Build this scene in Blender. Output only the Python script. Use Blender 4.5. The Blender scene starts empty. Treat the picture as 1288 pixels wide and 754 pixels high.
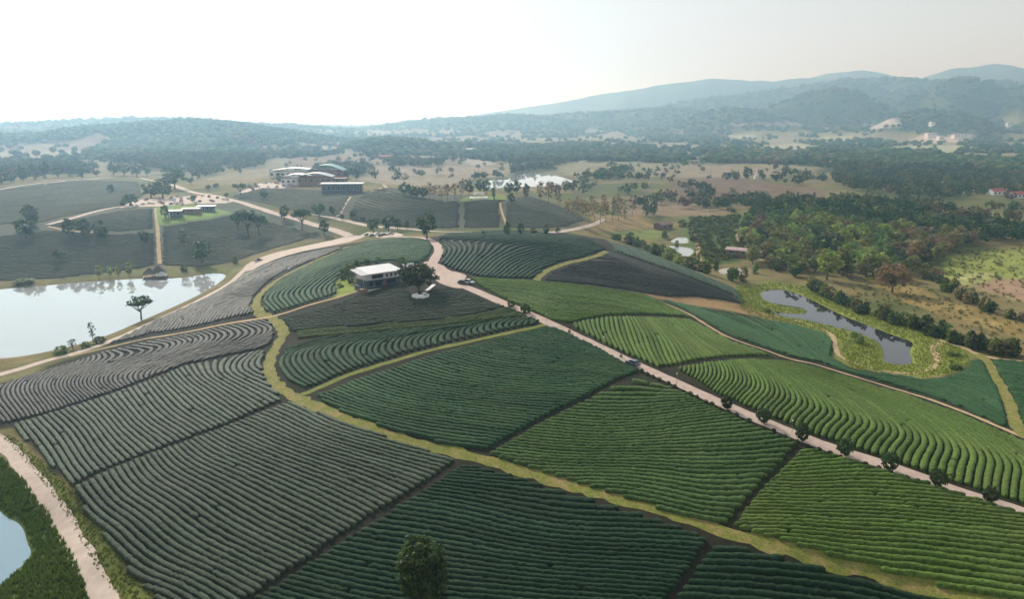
import bpy, bmesh, math, random
import numpy as np
from mathutils import Vector, Matrix
from mathutils.geometry import delaunay_2d_cdt

# ------------------------------------------------------------------ camera, light
S = bpy.context.scene
W0, H0, FPX, PITCH, CAMZ = 1288.0, 754.0, 920.0, math.radians(14.0), 75.0
cd = bpy.data.cameras.new('camera'); cam = bpy.data.objects.new('camera', cd)
S.collection.objects.link(cam); S.camera = cam
cam.location = (0, 0, CAMZ); cam.rotation_euler = (math.pi/2 - PITCH, 0, 0)
cd.sensor_width = 36; cd.lens = 36*FPX/W0; cd.clip_start = 1; cd.clip_end = 60000

SUN_AZ, SUN_EL = math.radians(-30), math.radians(31)      # azimuth from +Y, left negative
wd = bpy.data.worlds.new('World'); S.world = wd; wd.use_nodes = True
wn = wd.node_tree; wn.nodes.clear()
sky = wn.nodes.new('ShaderNodeTexSky'); sky.sky_type = 'NISHITA'; sky.sun_disc = False
sky.sun_elevation = SUN_EL; sky.sun_rotation = SUN_AZ
sky.altitude = 300; sky.air_density = 1.0; sky.dust_density = 1.0; sky.ozone_density = 1.0
bg = wn.nodes.new('ShaderNodeBackground'); bg.inputs['Strength'].default_value = 0.10
wo = wn.nodes.new('ShaderNodeOutputWorld')
veil = wn.nodes.new('ShaderNodeMix'); veil.data_type = 'RGBA'; veil.inputs['Factor'].default_value = .65     # thin white overcast over the clear sky
veil.inputs['B'].default_value = (8.5, 8.5, 8.5, 1); wn.links.new(sky.outputs[0], veil.inputs['A'])
cap = wn.nodes.new('ShaderNodeMix'); cap.data_type = 'RGBA'; cap.blend_type = 'DARKEN'; cap.inputs['Factor'].default_value = 1; cap.inputs['B'].default_value = (7.6, 7.6, 7.6, 1)
wn.links.new(veil.outputs['Result'], cap.inputs['A']); wn.links.new(cap.outputs['Result'], bg.inputs['Color']); wn.links.new(bg.outputs[0], wo.inputs['Surface'])
sl = bpy.data.lights.new('sun', 'SUN'); sun = bpy.data.objects.new('sun', sl); S.collection.objects.link(sun)
sl.energy = 5.0; sl.angle = math.radians(0.6); sl.color = (1, 0.95, 0.87)
sdir = Vector((math.sin(SUN_AZ)*math.cos(SUN_EL), math.cos(SUN_AZ)*math.cos(SUN_EL), math.sin(SUN_EL)))
sun.rotation_euler = (-sdir).to_track_quat('-Z', 'Y').to_euler(); sun.location = (0, 0, 900)
S.view_settings.view_transform = 'Standard'; S.view_settings.look = 'None'
S.view_settings.exposure = 0.0; S.view_settings.gamma = 1
S.cycles.use_denoising = True
S.cycles.max_bounces = 6; S.cycles.diffuse_bounces = 2; S.cycles.glossy_bounces = 2
S.cycles.transmission_bounces = 2; S.cycles.volume_bounces = 1; S.cycles.transparent_max_bounces = 6
S.cycles.sample_clamp_indirect = 4

rng = np.random.default_rng(7); random.seed(7)
col = S.collection

# ------------------------------------------------------------------ noise
def _hash(ix, iy, s):
    n = (ix.astype(np.int64)*374761393 + iy.astype(np.int64)*668265263 + s*974711) & 0x7fffffff
    n = ((n ^ (n >> 13))*1274126177) & 0x7fffffff
    return ((n ^ (n >> 16)) & 0xffff)/65535.0
def vnoise(x, y, s=0):
    ix, iy = np.floor(x), np.floor(y); fx, fy = x-ix, y-iy
    u, v = fx*fx*(3-2*fx), fy*fy*(3-2*fy)
    a = _hash(ix, iy, s); b = _hash(ix+1, iy, s); c = _hash(ix, iy+1, s); d = _hash(ix+1, iy+1, s)
    return (a*(1-u)+b*u)*(1-v) + (c*(1-u)+d*u)*v
def fbm(x, y, o=4, s=0):
    r = 0; a = .5
    for i in range(o):
        r = r + a*vnoise(x*2**i + 17.3*i, y*2**i - 9.1*i, s+i); a *= .5
    return r
def smooth(a, b, x):
    t = np.clip((x-a)/(b-a), 0, 1); return t*t*(3-2*t)

# ------------------------------------------------------------------ pixel -> ray -> ground
cp, sp_ = math.cos(PITCH), math.sin(PITCH)
def rays(p):
    p = np.asarray(p, float).reshape(-1, 2)
    u = (p[:, 0]-W0/2)/FPX; v = -(p[:, 1]-H0/2)/FPX
    d = np.stack([u, cp + v*sp_, -sp_ + v*cp], 1)
    return d
def at_z(px, py, z):
    d = rays([(px, py)])[0]; t = (z-CAMZ)/d[2]; return d[0]*t, d[1]*t
# ground heights read off the photograph: (pixel x, pixel y, height in metres)
TC = [(0,754,-9),(0,560,-9),(0,520,-9),(0,478,-11),(0,330,-7),(0,300,-1),(0,282,2),(0,235,6),(0,225,6),(0,210,0),(0,190,4),
 (200,754,-5),(130,671,-5.5),(90,614,-6),(200,650,-3),(200,567,-3),(200,478,-5),(200,425,-8.5),(205,397,-11.3),(215,331,-10),(200,300,-2),(230,272,5),
 (200,262,6),(230,250,6),(250,240,6),(230,222,-1),(230,200,6),(130,436,-11),(60,455,-11.3),(40,600,-8.5),(110,680,-7),(150,740,-7),
 (350,754,-4),(350,620,-.5),(350,510,2),(350,440,3.5),(350,400,5),(340,380,5),(345,355,4),(345,331,-2),(345,318,-5),(312,335,-8.5),(400,305,-3),
 (350,300,-4),(350,280,0),(350,262,5),(350,250,7),(385,235,11),(385,222,12),(385,205,-2),(300,262,4),(300,290,-2),
 (470,754,-3),(470,640,0),(470,540,4),(470,470,6.5),(470,420,10),(470,385,13),(475,362,15),(475,332,15.5),(475,307,11.5),(470,296,4.5),(470,285,3),
 (470,265,6),(470,247,11),(470,240,11),(480,225,-3),(420,320,6),(420,355,10),(450,299,-1),
 (550,345,15),(550,320,15.5),(545,304,13.5),(550,297,10.5),(550,289,1.5),(560,275,5),(560,256,12),(600,249,12.5),(620,238,-5),
 (550,400,12.5),(550,440,10),(550,480,7.5),(550,560,3),
 (700,754,-2.5),(700,680,-.5),(700,605,2),(700,500,8),(700,410,12.5),(700,380,13),(700,357,11.5),(700,335,11.5),(700,312,11),(700,298,8.5),(700,288,-1),
 (690,268,4),(735,279,-4),(690,249,1),(620,355,14.5),(640,300,12),(760,285,-7),
 (850,754,-2),(850,670,1.5),(850,580,5),(850,485,9),(850,462,8.5),(850,430,7),(850,403,5),(850,388,2),(850,376,-1),(850,354,2),(850,339,1.5),(850,318,-14),
 (850,285,-13),(850,265,-11),(850,245,-9),(850,225,-7),(850,205,-8),(930,380,-6.5),(890,352,-2),(900,394,-3.5),(770,320,8),(770,307,5),(960,350,-11),
 (1000,754,-2),(1000,690,1.5),(1000,600,4),(1000,548,6.5),(1000,500,4),(1000,455,-1),(1000,420,-7),(1000,352,-11),(1000,320,-9),(1000,290,-4),(1000,268,-1),
 (1000,248,-7),(1000,230,-3),(1000,212,-7),
 (1150,754,-1.5),(1150,700,2),(1150,640,3.5),(1150,598,4.5),(1150,560,2),(1150,520,-3),(1150,490,-7),(1150,472,-9.5),(1150,402,-10.5),(1150,370,-11.5),
 (1150,330,-11.5),(1150,290,-8),(1150,268,-4),(1150,250,-10),(1150,232,-12),(1040,440,-8.5),
 (1288,754,1.5),(1288,690,2.5),(1288,642,2.5),(1288,600,0),(1288,553,-4),(1288,500,-8),(1288,455,-10.5),(1288,425,-11.5),(1288,380,-12),(1288,330,-12.5),
 (1288,300,-12),(1288,270,-12),(1288,245,-12),
 (100,180,-3),(400,188,-5),(650,190,-7),(900,190,-8),(1200,195,-12),(780,230,-6),(560,215,-6),(200,160,-12),(600,160,-12),(1000,162,-14),(1288,164,-14)]
PONDS = {   # water level, shore pixels
 'lake': (-13, [(-120,455),(-40,453),(0,452),(40,447),(90,436),(130,425),(180,403),(240,377),(272,359),(288,346),(270,343),(250,347),(215,351),(180,350),(120,354),(60,359),(0,364),(-60,370),(-140,380)]),
 'roadside_pond': (-11.5, [(-60,640),(-5,638),(8,652),(22,657),(31,668),(34,684),(41,695),(33,708),(16,722),(2,738),(-30,752),(-90,700)]),
 'irrigation_pond': (-12, [(956,367),(973,364),(993,365.5),(1023,378),(1056,396),(1093,410),(1126,423),(1152,431),(1142,443),(1152,459.5),(1109,459),(1107.6,436),(1093,423),(1059,414.6),(1019.5,404.7),(966,396),(970,393),(1013,396),(1017,390),(993,386),(963,381),(957,373)]),
 'fish_pond': (-14.6, [(842,303),(858,297),(866,300),(867,307),(846,306)]),
 'fish_pond_b': (-14.6, [(824,308),(867,311),(875,317),(862,325),(845,321)]),
 'muddy_pond': (-13.5, [(905,337),(955,337),(957,344),(925,347),(903,345)]),
 'reservoir': (-8, [(590,227),(642,227),(642,222),(668,217),(690,219),(716,225),(731,234.5),(660,235),(600,237.5)]),
}
cx, cy, cz = [], [], []
for px, py, z in TC:
    x, y = at_z(px, py, z); cx.append(x); cy.append(y); cz.append(z)
PW = {}
for k, (lv, pts) in PONDS.items():
    w = np.array([at_z(px, py, lv) for px, py in pts]); PW[k] = w
    for i in range(0, len(w), 2):
        cx.append(w[i, 0]); cy.append(w[i, 1]); cz.append(lv+0.5)
for az, r, z in [(-60,90,-9),(-60,250,-9),(-60,700,-4),(-60,3000,-5),(60,90,-3),(60,250,-6),(60,700,-12),(60,3000,-12),(-25,45,-7),(0,45,-5),(25,45,-3),
                 (-85,60,-8),(85,60,-4),(-85,400,-8),(85,400,-8),(-85,4000,-8),(85,4000,-12),(-30,9000,-14),(0,11000,-15),(30,11000,-15)]:
    a = math.radians(az); cx.append(r*math.sin(a)); cy.append(r*math.cos(a)); cz.append(z)
cx, cy, cz = map(np.array, (cx, cy, cz))
def lp(x, y):
    r = np.sqrt(x*x+y*y)+1e-6
    return np.clip(np.arctan2(x, y), -1.5, 1.5), np.log(np.maximum(r, 30))
CU, CV = lp(cx, cy)
def _phi(u, v, uu, vv):
    d2 = (u[:, None]-uu[None])**2 + (v[:, None]-vv[None])**2
    return 0.5*d2*np.log(d2+1e-12)
n = len(CU); A = np.zeros((n+3, n+3)); A[:n, :n] = _phi(CU, CV, CU, CV) + np.eye(n)*2e-4
A[:n, n:] = np.stack([np.ones(n), CU, CV], 1); A[n:, :n] = A[:n, n:].T
TW = np.linalg.solve(A, np.concatenate([cz, np.zeros(3)]))

def polydist(x, y, P):
    """signed distance to polygon, positive outside"""
    d2 = np.full(x.shape, 1e18); ins = np.zeros(x.shape, bool); m = len(P)
    for i in range(m):
        ax, ay = P[i]; bx, by = P[(i+1) % m]; ex, ey = bx-ax, by-ay
        t = np.clip(((x-ax)*ex+(y-ay)*ey)/(ex*ex+ey*ey+1e-9), 0, 1)
        d2 = np.minimum(d2, (x-ax-t*ex)**2+(y-ay-t*ey)**2)
        c = ((ay > y) != (by > y)) & (x < (bx-ax)*(y-ay)/(by-ay+1e-12)+ax); ins ^= c
    d = np.sqrt(d2); return np.where(ins, -d, d)
def smoothpoly(P, it=2):
    P = np.asarray(P, float)
    for _ in range(it):
        Q = np.roll(P, -1, 0); P = np.stack([.75*P+.25*Q, .25*P+.75*Q], 1).reshape(-1, 2)
    return P
for k in PW: PW[k] = smoothpoly(PW[k])

# far ridges: distance, skyline (px, py), front width, back width
RIDGES = [
 (2300, [(-200,182),(-60,176),(40,170),(120,160),(190,155),(250,152),(300,157),(345,163),(400,172),(470,182),(560,190)], .20, .3),
 (3600, [(-200,160),(0,158),(90,154),(170,150),(240,151),(300,156),(380,160),(450,166),(520,178)], .16, .3),
 (1900, [(380,200),(430,184),(470,177),(520,178),(560,184),(620,186),(680,190),(740,200)], .13, .2),
 (4300, [(420,172),(480,160),(540,152),(590,150),(640,146),(700,150),(760,156),(820,158),(860,165)], .18, .3),
 (4800, [(600,168),(660,152),(720,144),(780,141),(840,137),(880,140),(920,148),(960,160)], .12, .3),
 (5700, [(760,148),(820,138),(880,127),(930,121),(1000,111),(1060,102),(1110,99),(1160,102),(1210,100),(1290,105),(1400,108)], .15, .3),
 (4700, [(1095,158),(1130,132),(1165,110),(1195,99),(1230,102),(1262,114),(1300,108),(1400,112)], .11, .2),
 (4300, [(925,158),(960,138),(1005,120),(1045,111),(1080,117),(1115,134),(1150,156)], .10, .2),
 (3900, [(830,164),(870,146),(915,136),(955,140),(1000,152),(1035,164)], .10, .2),
 (3700, [(1085,166),(1125,146),(1165,139),(1200,142),(1235,150),(1265,166)], .09, .12),
 (7700, [(560,150),(640,138),(700,129),(760,117),(830,107),(890,99),(940,101),(1000,97),(1060,98),(1120,103),(1200,100),(1300,104)], .10, .2),
 (8400, [(960,112),(1030,91),(1075,87),(1110,92),(1150,98),(1190,86),(1240,80),(1290,88),(1400,90)], .08, .12),
]
def terrain(x, y):
    x = np.asarray(x, float); y = np.asarray(y, float); sh = x.shape
    x = x.ravel(); y = y.ravel(); z = np.empty(x.shape)
    u, v = lp(x, y)
    for i in range(0, len(x), 40000):
        s = slice(i, i+40000)
        z[s] = _phi(u[s], v[s], CU, CV) @ TW[:n] + TW[n] + TW[n+1]*u[s] + TW[n+2]*v[s]
    r = np.hypot(x, y); az = np.arctan2(x, y)
    back = smooth(1.45, 2.4, np.abs(az)); z = z*(1-back) - 8*back
    z = z*(1-smooth(9000, 13000, r)) - 16*smooth(9000, 13000, r)
    # gentle unevenness
    z = z + (fbm(x/45, y/45, 3, 5)-.45)*np.clip((r-500)/800, 0, 1)*6 + (fbm(x/9, y/9, 2, 9)-.4)*.25*smooth(120, 300, r)
    px = W0/2 + FPX*np.tan(np.clip(az, -1.2, 1.2))/cp
    m = r > 1300
    if m.any():
        best = z[m].copy(); X, Y, R, P_ = x[m], y[m], r[m], px[m]
        for k, (D, prof, wf, wb) in enumerate(RIDGES):
            pa = np.array(prof, float)
            py = np.interp(P_, pa[:, 0], pa[:, 1]); 
            edge = smooth(pa[0, 0]-80, pa[0, 0], P_)*(1-smooth(pa[-1, 0], pa[-1, 0]+120, P_))
            vv = (H0/2-py)/FPX; uu_ = (P_-W0/2)/FPX
            top = CAMZ + D*(-sp_+vv*cp)/np.hypot(uu_, cp+vv*sp_)
            nz = fbm(X/(D*.055)+k*7, Y/(D*.055), 4, 20+k)
            rr = (R - D*(1+.12*(nz-.5)))/D
            w = np.where(rr < 0, wf*(.55+.9*fbm(X/(D*.04), Y/(D*.09), 3, 40+k)), wb)
            prof_r = np.exp(-(rr/w)**2)
            wob = fbm(X/(D*.07), Y/(D*.07), 3, 80+k)
            spur = 1-np.abs(2*fbm(az[m]*12+wob*1.5+3*k, R/(D*.45)+k, 3, 60+k)-.9)*1.6
            fine = fbm(X/(D*.022), Y/(D*.022), 3, 90+k)
            hgt = (top+15)*edge*prof_r*(1 - np.clip(.95*(1-spur), 0, .85)*(1-prof_r**4) - .10*fine*(1-.5*prof_r)) - 15
            best = np.maximum(best, hgt)
        z[m] = best
    for k, P in PW.items():
        lv = PONDS[k][0]; lo = P.min(0)-25; hi = P.max(0)+25
        b = (x > lo[0]) & (x < hi[0]) & (y > lo[1]) & (y < hi[1])
        if b.any():
            d = polydist(x[b], y[b], P)
            wid = 5 if k in ('lake', 'irrigation_pond', 'roadside_pond') else 4
            bank = lv + d*.28
            t = smooth(0, wid, d); z[b] = np.where(d < wid, np.maximum(bank, lv-1.2)*(1-t) + np.maximum(z[b], lv+.15)*t, np.maximum(z[b], lv+.15*(1-smooth(wid, 25, d))-50*smooth(wid,25,d)))
    return z.reshape(sh)
# one shared grid (bearing x log distance) carries the ground sheet and every height query
UG = np.arange(-0.95, 0.9501, 0.005); LG = np.arange(math.log(34), math.log(14800), 0.0075)
_R = np.exp(LG)[:, None]; GX = _R*np.sin(UG)[None]; GY = _R*np.cos(UG)[None]
GZ = terrain(GX, GY)
def hgt(x, y):
    x = np.asarray(x, float); y = np.asarray(y, float)
    u = np.arctan2(x, y); l = np.log(np.hypot(x, y)+1e-6)
    fu = np.clip((u-UG[0])/0.005, 0, len(UG)-1.001); fl = np.clip((l-LG[0])/0.0075, 0, len(LG)-1.001)
    i = fu.astype(int); j = fl.astype(int); a = fu-i; b = fl-j
    return (GZ[j, i]*(1-a)+GZ[j, i+1]*a)*(1-b) + (GZ[j+1, i]*(1-a)+GZ[j+1, i+1]*a)*b
_ts = np.exp(np.linspace(math.log(45), math.log(14000), 900))
def ground(p):
    """pixels -> points on the ground (N,3)"""
    d = rays(p); h = np.hypot(d[:, 0], d[:, 1])
    tt = _ts[None]/h[:, None]
    f = CAMZ + d[:, 2:3]*tt - hgt(d[:, 0:1]*tt, d[:, 1:2]*tt)
    k = np.where((f < 0).any(1), np.argmax(f < 0, 1), len(_ts)-1); k = np.maximum(k, 1)
    i = np.arange(len(d)); fa, fb = f[i, k-1], f[i, k]; a, b = tt[i, k-1], tt[i, k]
    t = a + (b-a)*np.clip(fa/(fa-fb+1e-9), 0, 1)
    x, y = d[:, 0]*t, d[:, 1]*t
    return np.stack([x, y, hgt(x, y)], 1)
# ------------------------------------------------------------------ building helpers
def tag(o, label=None, cat=None, group=None, kind=None):
    if label: o['label'] = label
    if cat: o['category'] = cat
    if group: o['group'] = group
    if kind: o['kind'] = kind
    return o
def empty(name, loc, rz=0):
    o = bpy.data.objects.new(name, None); col.objects.link(o); o.location = loc; o.rotation_euler = (0, 0, rz)
    o.empty_display_size = 1; return o
def mesh(name, V, F, mats=None, smooth_=False, tint=None):
    me = bpy.data.meshes.new(name)
    V = np.asarray(V, np.float32)
    if isinstance(F, np.ndarray):
        k = F.shape[1]; me.vertices.add(len(V)); me.vertices.foreach_set('co', V.ravel())
        me.loops.add(F.size); me.loops.foreach_set('vertex_index', F.astype(np.int32).ravel())
        me.polygons.add(len(F)); me.polygons.foreach_set('loop_start', np.arange(0, F.size, k, dtype=np.int32))
        me.update(calc_edges=True)
    else:
        me.from_pydata([tuple(map(float, v)) for v in V], [], [tuple(int(i) for i in f) for f in F]); me.update()
    if smooth_: me.polygons.foreach_set('use_smooth', np.ones(len(me.polygons), bool))
    if tint is not None:
        a = me.attributes.new('tint', 'FLOAT_COLOR', 'POINT')
        c = np.ones((len(V), 4), np.float32); c[:, :3] = tint; a.data.foreach_set('color', c.ravel())
    if mats is not None:
        for m in (mats if isinstance(mats, (list, tuple)) else [mats]): me.materials.append(m)
    return me
def add(name, me, parent=None, loc=None, rz=None):
    o = bpy.data.objects.new(name, me); col.objects.link(o)
    if parent: o.parent = parent
    if loc is not None: o.location = loc
    if rz is not None: o.rotation_euler = (0, 0, rz)
    return o
class MB:
    def __init__(s): s.V = []; s.F = []
    def box(s, c, d, rz=0, taper=1.0):
        cx_, cy_, cz_ = c; hx, hy, hz = d[0]/2, d[1]/2, d[2]/2; b = len(s.V); q, w = math.cos(rz), math.sin(rz)
        for zz, t in ((-hz, 1), (hz, taper)):
            for xx, yy in ((-hx, -hy), (hx, -hy), (hx, hy), (-hx, hy)):
                s.V.append((cx_+(xx*q-yy*w)*t, cy_+(xx*w+yy*q)*t, cz_+zz))
        s.F += [tuple(b+i for i in f) for f in ((3,2,1,0),(4,5,6,7),(0,1,5,4),(1,2,6,5),(2,3,7,6),(3,0,4,7))]
        return s
    def prism(s, pts, y0, y1, axis='y'):
        b = len(s.V); m = len(pts)
        for yy in (y0, y1):
            for a, c in pts: s.V.append((a, yy, c) if axis == 'y' else ((yy, a, c) if axis == 'x' else (a, c, yy)))
        s.F.append(tuple(b+i for i in range(m))); s.F.append(tuple(b+m+i for i in reversed(range(m))))
        for i in range(m): s.F.append((b+i, b+m+i, b+m+(i+1) % m, b+(i+1) % m))
        return s
    def tube(s, pts, rad, nseg=6):
        b = len(s.V); m = len(pts)
        for i, (p, r) in enumerate(zip(pts, rad)):
            p = Vector(p); t = (Vector(pts[min(i+1, m-1)])-Vector(pts[max(i-1, 0)])).normalized()
            u = t.orthogonal().normalized(); v = t.cross(u)
            for k in range(nseg):
                a = 2*math.pi*k/nseg; s.V.append(tuple(p+u*(r*math.cos(a))+v*(r*math.sin(a))))
        for i in range(m-1):
            for k in range(nseg):
                s.F.append((b+i*nseg+k, b+i*nseg+(k+1) % nseg, b+(i+1)*nseg+(k+1) % nseg, b+(i+1)*nseg+k))
        s.F.append(tuple(b+(m-1)*nseg+k for k in range(nseg))); s.F.append(tuple(b+k for k in reversed(range(nseg))))
        return s
    def quad(s, a, b_, c, d):
        b = len(s.V); s.V += [a, b_, c, d]; s.F.append((b, b+1, b+2, b+3)); return s
    def me(s, name, mat, smooth_=False):
        m = mesh(name, s.V, s.F, mat, smooth_); bm = bmesh.new(); bm.from_mesh(m)
        bmesh.ops.recalc_face_normals(bm, faces=bm.faces); bm.to_mesh(m); bm.free(); return m
    def build(s, name, mat, parent=None, smooth_=False): return add(name, s.me(name, mat, smooth_), parent)

# ------------------------------------------------------------------ materials
def nmat(name):
    m = bpy.data.materials.new(name); m.use_nodes = True; nt = m.node_tree; nt.nodes.clear()
    out = nt.nodes.new('ShaderNodeOutputMaterial'); b = nt.nodes.new('ShaderNodeBsdfPrincipled')
    nt.links.new(b.outputs[0], out.inputs['Surface']); return m, nt, b, out
def node(nt, t, **kw):
    nd = nt.nodes.new(t)
    for k, v in kw.items():
        if k in nd.inputs: nd.inputs[k].default_value = v
        else: setattr(nd, k, v)
    return nd
def noise_ramp(nt, scale, stops, coord='Object', detail=4, rough=.6):
    tc = node(nt, 'ShaderNodeTexCoord'); nz = node(nt, 'ShaderNodeTexNoise', Scale=scale, Detail=detail, Roughness=rough)
    nt.links.new(tc.outputs[coord], nz.inputs['Vector'])
    r = node(nt, 'ShaderNodeValToRGB'); e = r.color_ramp.elements
    while len(e) < len(stops): e.new(.5)
    for el, (p, c) in zip(e, stops): el.position = p; el.color = (*c, 1)
    nt.links.new(nz.outputs['Fac'], r.inputs[0]); return nz, r
def bump(nt, b, src, strength=.5, dist=.1):
    bp = node(nt, 'ShaderNodeBump', Strength=strength, Distance=dist)
    nt.links.new(src, bp.inputs['Height']); nt.links.new(bp.outputs[0], b.inputs['Normal'])
def solid(name, c, rough=.6, metal=0, var=.12, scale=1.5, spec=.4, bmp=0):
    m, nt, b, o = nmat(name)
    lo = tuple(x*(1-var) for x in c); hi = tuple(min(1, x*(1+var)) for x in c)
    nz, r = noise_ramp(nt, scale, [(.3, lo), (.7, hi)])
    nt.links.new(r.outputs[0], b.inputs['Base Color']); b.inputs['Roughness'].default_value = rough
    b.inputs['Metallic'].default_value = metal; b.inputs['Specular IOR Level'].default_value = spec
    if bmp: bump(nt, b, nz.outputs['Fac'], bmp, .05)
    return m
def mixcol(nt, a, b_, fac, mode='MIX'):
    mx = node(nt, 'ShaderNodeMix', data_type='RGBA', blend_type=mode)
    for s_, v in ((mx.inputs['Factor'], fac), (mx.inputs['A'], a), (mx.inputs['B'], b_)):
        if hasattr(v, 'links'): nt.links.new(v, s_)
        elif isinstance(v, (int, float)): s_.default_value = v
        else: s_.default_value = (*v, 1)
    return mx.outputs['Result']
def hedge_mat(name, lo, hi, dry, dryamt=.5, rough=.6, spec=.06, fleck=(.10, .20, .035)):
    """clipped tea leaves: leaf mottling, broader patches, young bright shoots; leaf gloss"""
    m, nt, b, o = nmat(name); geo = node(nt, 'ShaderNodeNewGeometry')
    def nz(scale, a0, a1, to, detail=5, rgh=.7):
        q = node(nt, 'ShaderNodeTexNoise', Scale=scale, Detail=detail, Roughness=rgh); nt.links.new(geo.outputs['Position'], q.inputs['Vector'])
        r = node(nt, 'ShaderNodeMapRange', **{'From Min': a0, 'From Max': a1, 'To Max': to}); nt.links.new(q.outputs['Fac'], r.inputs['Value']); return r.outputs[0], q
    f1, _ = nz(1.5, .36, .64, 1.0, 7, .8); c = mixcol(nt, tuple(x*.6 for x in lo), tuple(x*1.2 for x in hi), f1)
    f2, _ = nz(.06, .46, .70, dryamt); c = mixcol(nt, c, dry, f2)
    f3, _ = nz(.9, .60, .72, .75, 4, .65); c = mixcol(nt, c, fleck, f3)
    f5, _ = nz(.025, .40, .62, .35); c = mixcol(nt, c, tuple(x*.75 for x in lo), f5)
    oi = node(nt, 'ShaderNodeObjectInfo'); r4 = node(nt, 'ShaderNodeMapRange', **{'To Min': .8, 'To Max': 1.2}); nt.links.new(oi.outputs['Random'], r4.inputs['Value'])
    hs = node(nt, 'ShaderNodeHueSaturation'); nt.links.new(r4.outputs[0], hs.inputs['Value']); nt.links.new(c, hs.inputs['Color'])
    nt.links.new(hs.outputs[0], b.inputs['Base Color']); b.inputs['Roughness'].default_value = rough
    b.inputs['Specular IOR Level'].default_value = spec
    n4 = node(nt, 'ShaderNodeTexNoise', Scale=2.4, Detail=6, Roughness=.8); nt.links.new(geo.outputs['Position'], n4.inputs['Vector'])
    bump(nt, b, n4.outputs['Fac'], 1.0, .6)
    return m
def leaf_mat(name, c, trans=.3, var=.3):
    """foliage: colour from the per-clump tint attribute, a random shade for each tree"""
    m, nt, b, out = nmat(name)
    at = node(nt, 'ShaderNodeAttribute', attribute_name='tint'); oi = node(nt, 'ShaderNodeObjectInfo')
    cc = mixcol(nt, at.outputs['Color'], c, 1.0, 'MULTIPLY')
    r4 = node(nt, 'ShaderNodeMapRange', **{'To Min': 1-var, 'To Max': 1+var}); nt.links.new(oi.outputs['Random'], r4.inputs['Value'])
    hs = node(nt, 'ShaderNodeHueSaturation'); nt.links.new(r4.outputs[0], hs.inputs['Value']); nt.links.new(cc, hs.inputs['Color'])
    r5 = node(nt, 'ShaderNodeMapRange', **{'To Min': .475, 'To Max': .52}); nt.links.new(oi.outputs['Random'], r5.inputs['Value']); nt.links.new(r5.outputs[0], hs.inputs['Hue'])
    nt.links.new(hs.outputs[0], b.inputs['Base Color']); b.inputs['Roughness'].default_value = .6; b.inputs['Specular IOR Level'].default_value = .25
    tr = node(nt, 'ShaderNodeBsdfTranslucent'); nt.links.new(hs.outputs[0], tr.inputs['Color'])
    mx = node(nt, 'ShaderNodeMixShader', Fac=trans); nt.links.new(b.outputs[0], mx.inputs[1]); nt.links.new(tr.outputs[0], mx.inputs[2])
    nt.links.new(mx.outputs[0], out.inputs['Surface']); return m
M = {}
M['road'] = solid('pale_concrete_road', (.42, .33, .28), .85, var=.16, scale=.5, spec=.2)
M['dirt_road'] = solid('pale_gravel_road', (.47, .39, .33), .9, var=.15, scale=.35, spec=.2)
M['path'] = solid('trodden_earth_path', (.40, .30, .18), .95, var=.25, scale=.7, spec=.1)
def turf(name, stops, sc):
    m, nt, b, o = nmat(name); nz, r = noise_ramp(nt, sc, stops, detail=6, rough=.7)
    n5 = node(nt, 'ShaderNodeTexNoise', Scale=1.6, Detail=7, Roughness=.8); t5 = node(nt, 'ShaderNodeTexCoord'); nt.links.new(t5.outputs['Object'], n5.inputs['Vector'])
    m5 = node(nt, 'ShaderNodeMapRange', **{'From Min': .3, 'From Max': .7, 'To Min': .55, 'To Max': 1.35}); nt.links.new(n5.outputs['Fac'], m5.inputs['Value'])
    h5 = node(nt, 'ShaderNodeHueSaturation'); nt.links.new(r.outputs[0], h5.inputs['Color']); nt.links.new(m5.outputs[0], h5.inputs['Value'])
    nt.links.new(h5.outputs[0], b.inputs['Base Color']); b.inputs['Roughness'].default_value = .9; b.inputs['Specular IOR Level'].default_value = .15
    n2 = node(nt, 'ShaderNodeTexNoise', Scale=3.0, Detail=4); tc = node(nt, 'ShaderNodeTexCoord'); nt.links.new(tc.outputs['Object'], n2.inputs['Vector'])
    bump(nt, b, n2.outputs['Fac'], .7, .2); return m
M['track'] = turf('worn_grass_track', [(.25, (.10, .135, .025)), (.48, (.17, .18, .04)), (.62, (.25, .20, .08)), (.78, (.28, .19, .11))], .3)
M['track_green'] = turf('grass_track', [(.25, (.08, .125, .02)), (.5, (.15, .18, .035)), (.75, (.23, .205, .06))], .3)
M['lawn'] = turf('mown_lawn', [(.3, (.10, .18, .03)), (.7, (.17, .25, .05))], .2)
def water_mat(name, c, rough=.03):
    m, nt, b, o = nmat(name); b.inputs['Base Color'].default_value = (*c, 1); b.inputs['Roughness'].default_value = rough
    b.inputs['IOR'].default_value = 1.4; b.inputs['Specular IOR Level'].default_value = .8
    tc = node(nt, 'ShaderNodeTexCoord'); nz = node(nt, 'ShaderNodeTexNoise', Scale=.5, Detail=3); nt.links.new(tc.outputs['Object'], nz.inputs['Vector'])
    bump(nt, b, nz.outputs['Fac'], .06, .1); return m
M['water'] = water_mat('pond_water', (.022, .024, .03)); M['sky_painted_blue_water'] = water_mat('sky_painted_blue_water', (.16, .25, .30)); M['pale_water'] = water_mat('sky_painted_pale_water', (.30, .31, .30))  # pale and blue bases have the bright sky's reflection painted into their colour
M['mud_water'] = water_mat('muddy_water', (.30, .24, .15), .08)

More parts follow.
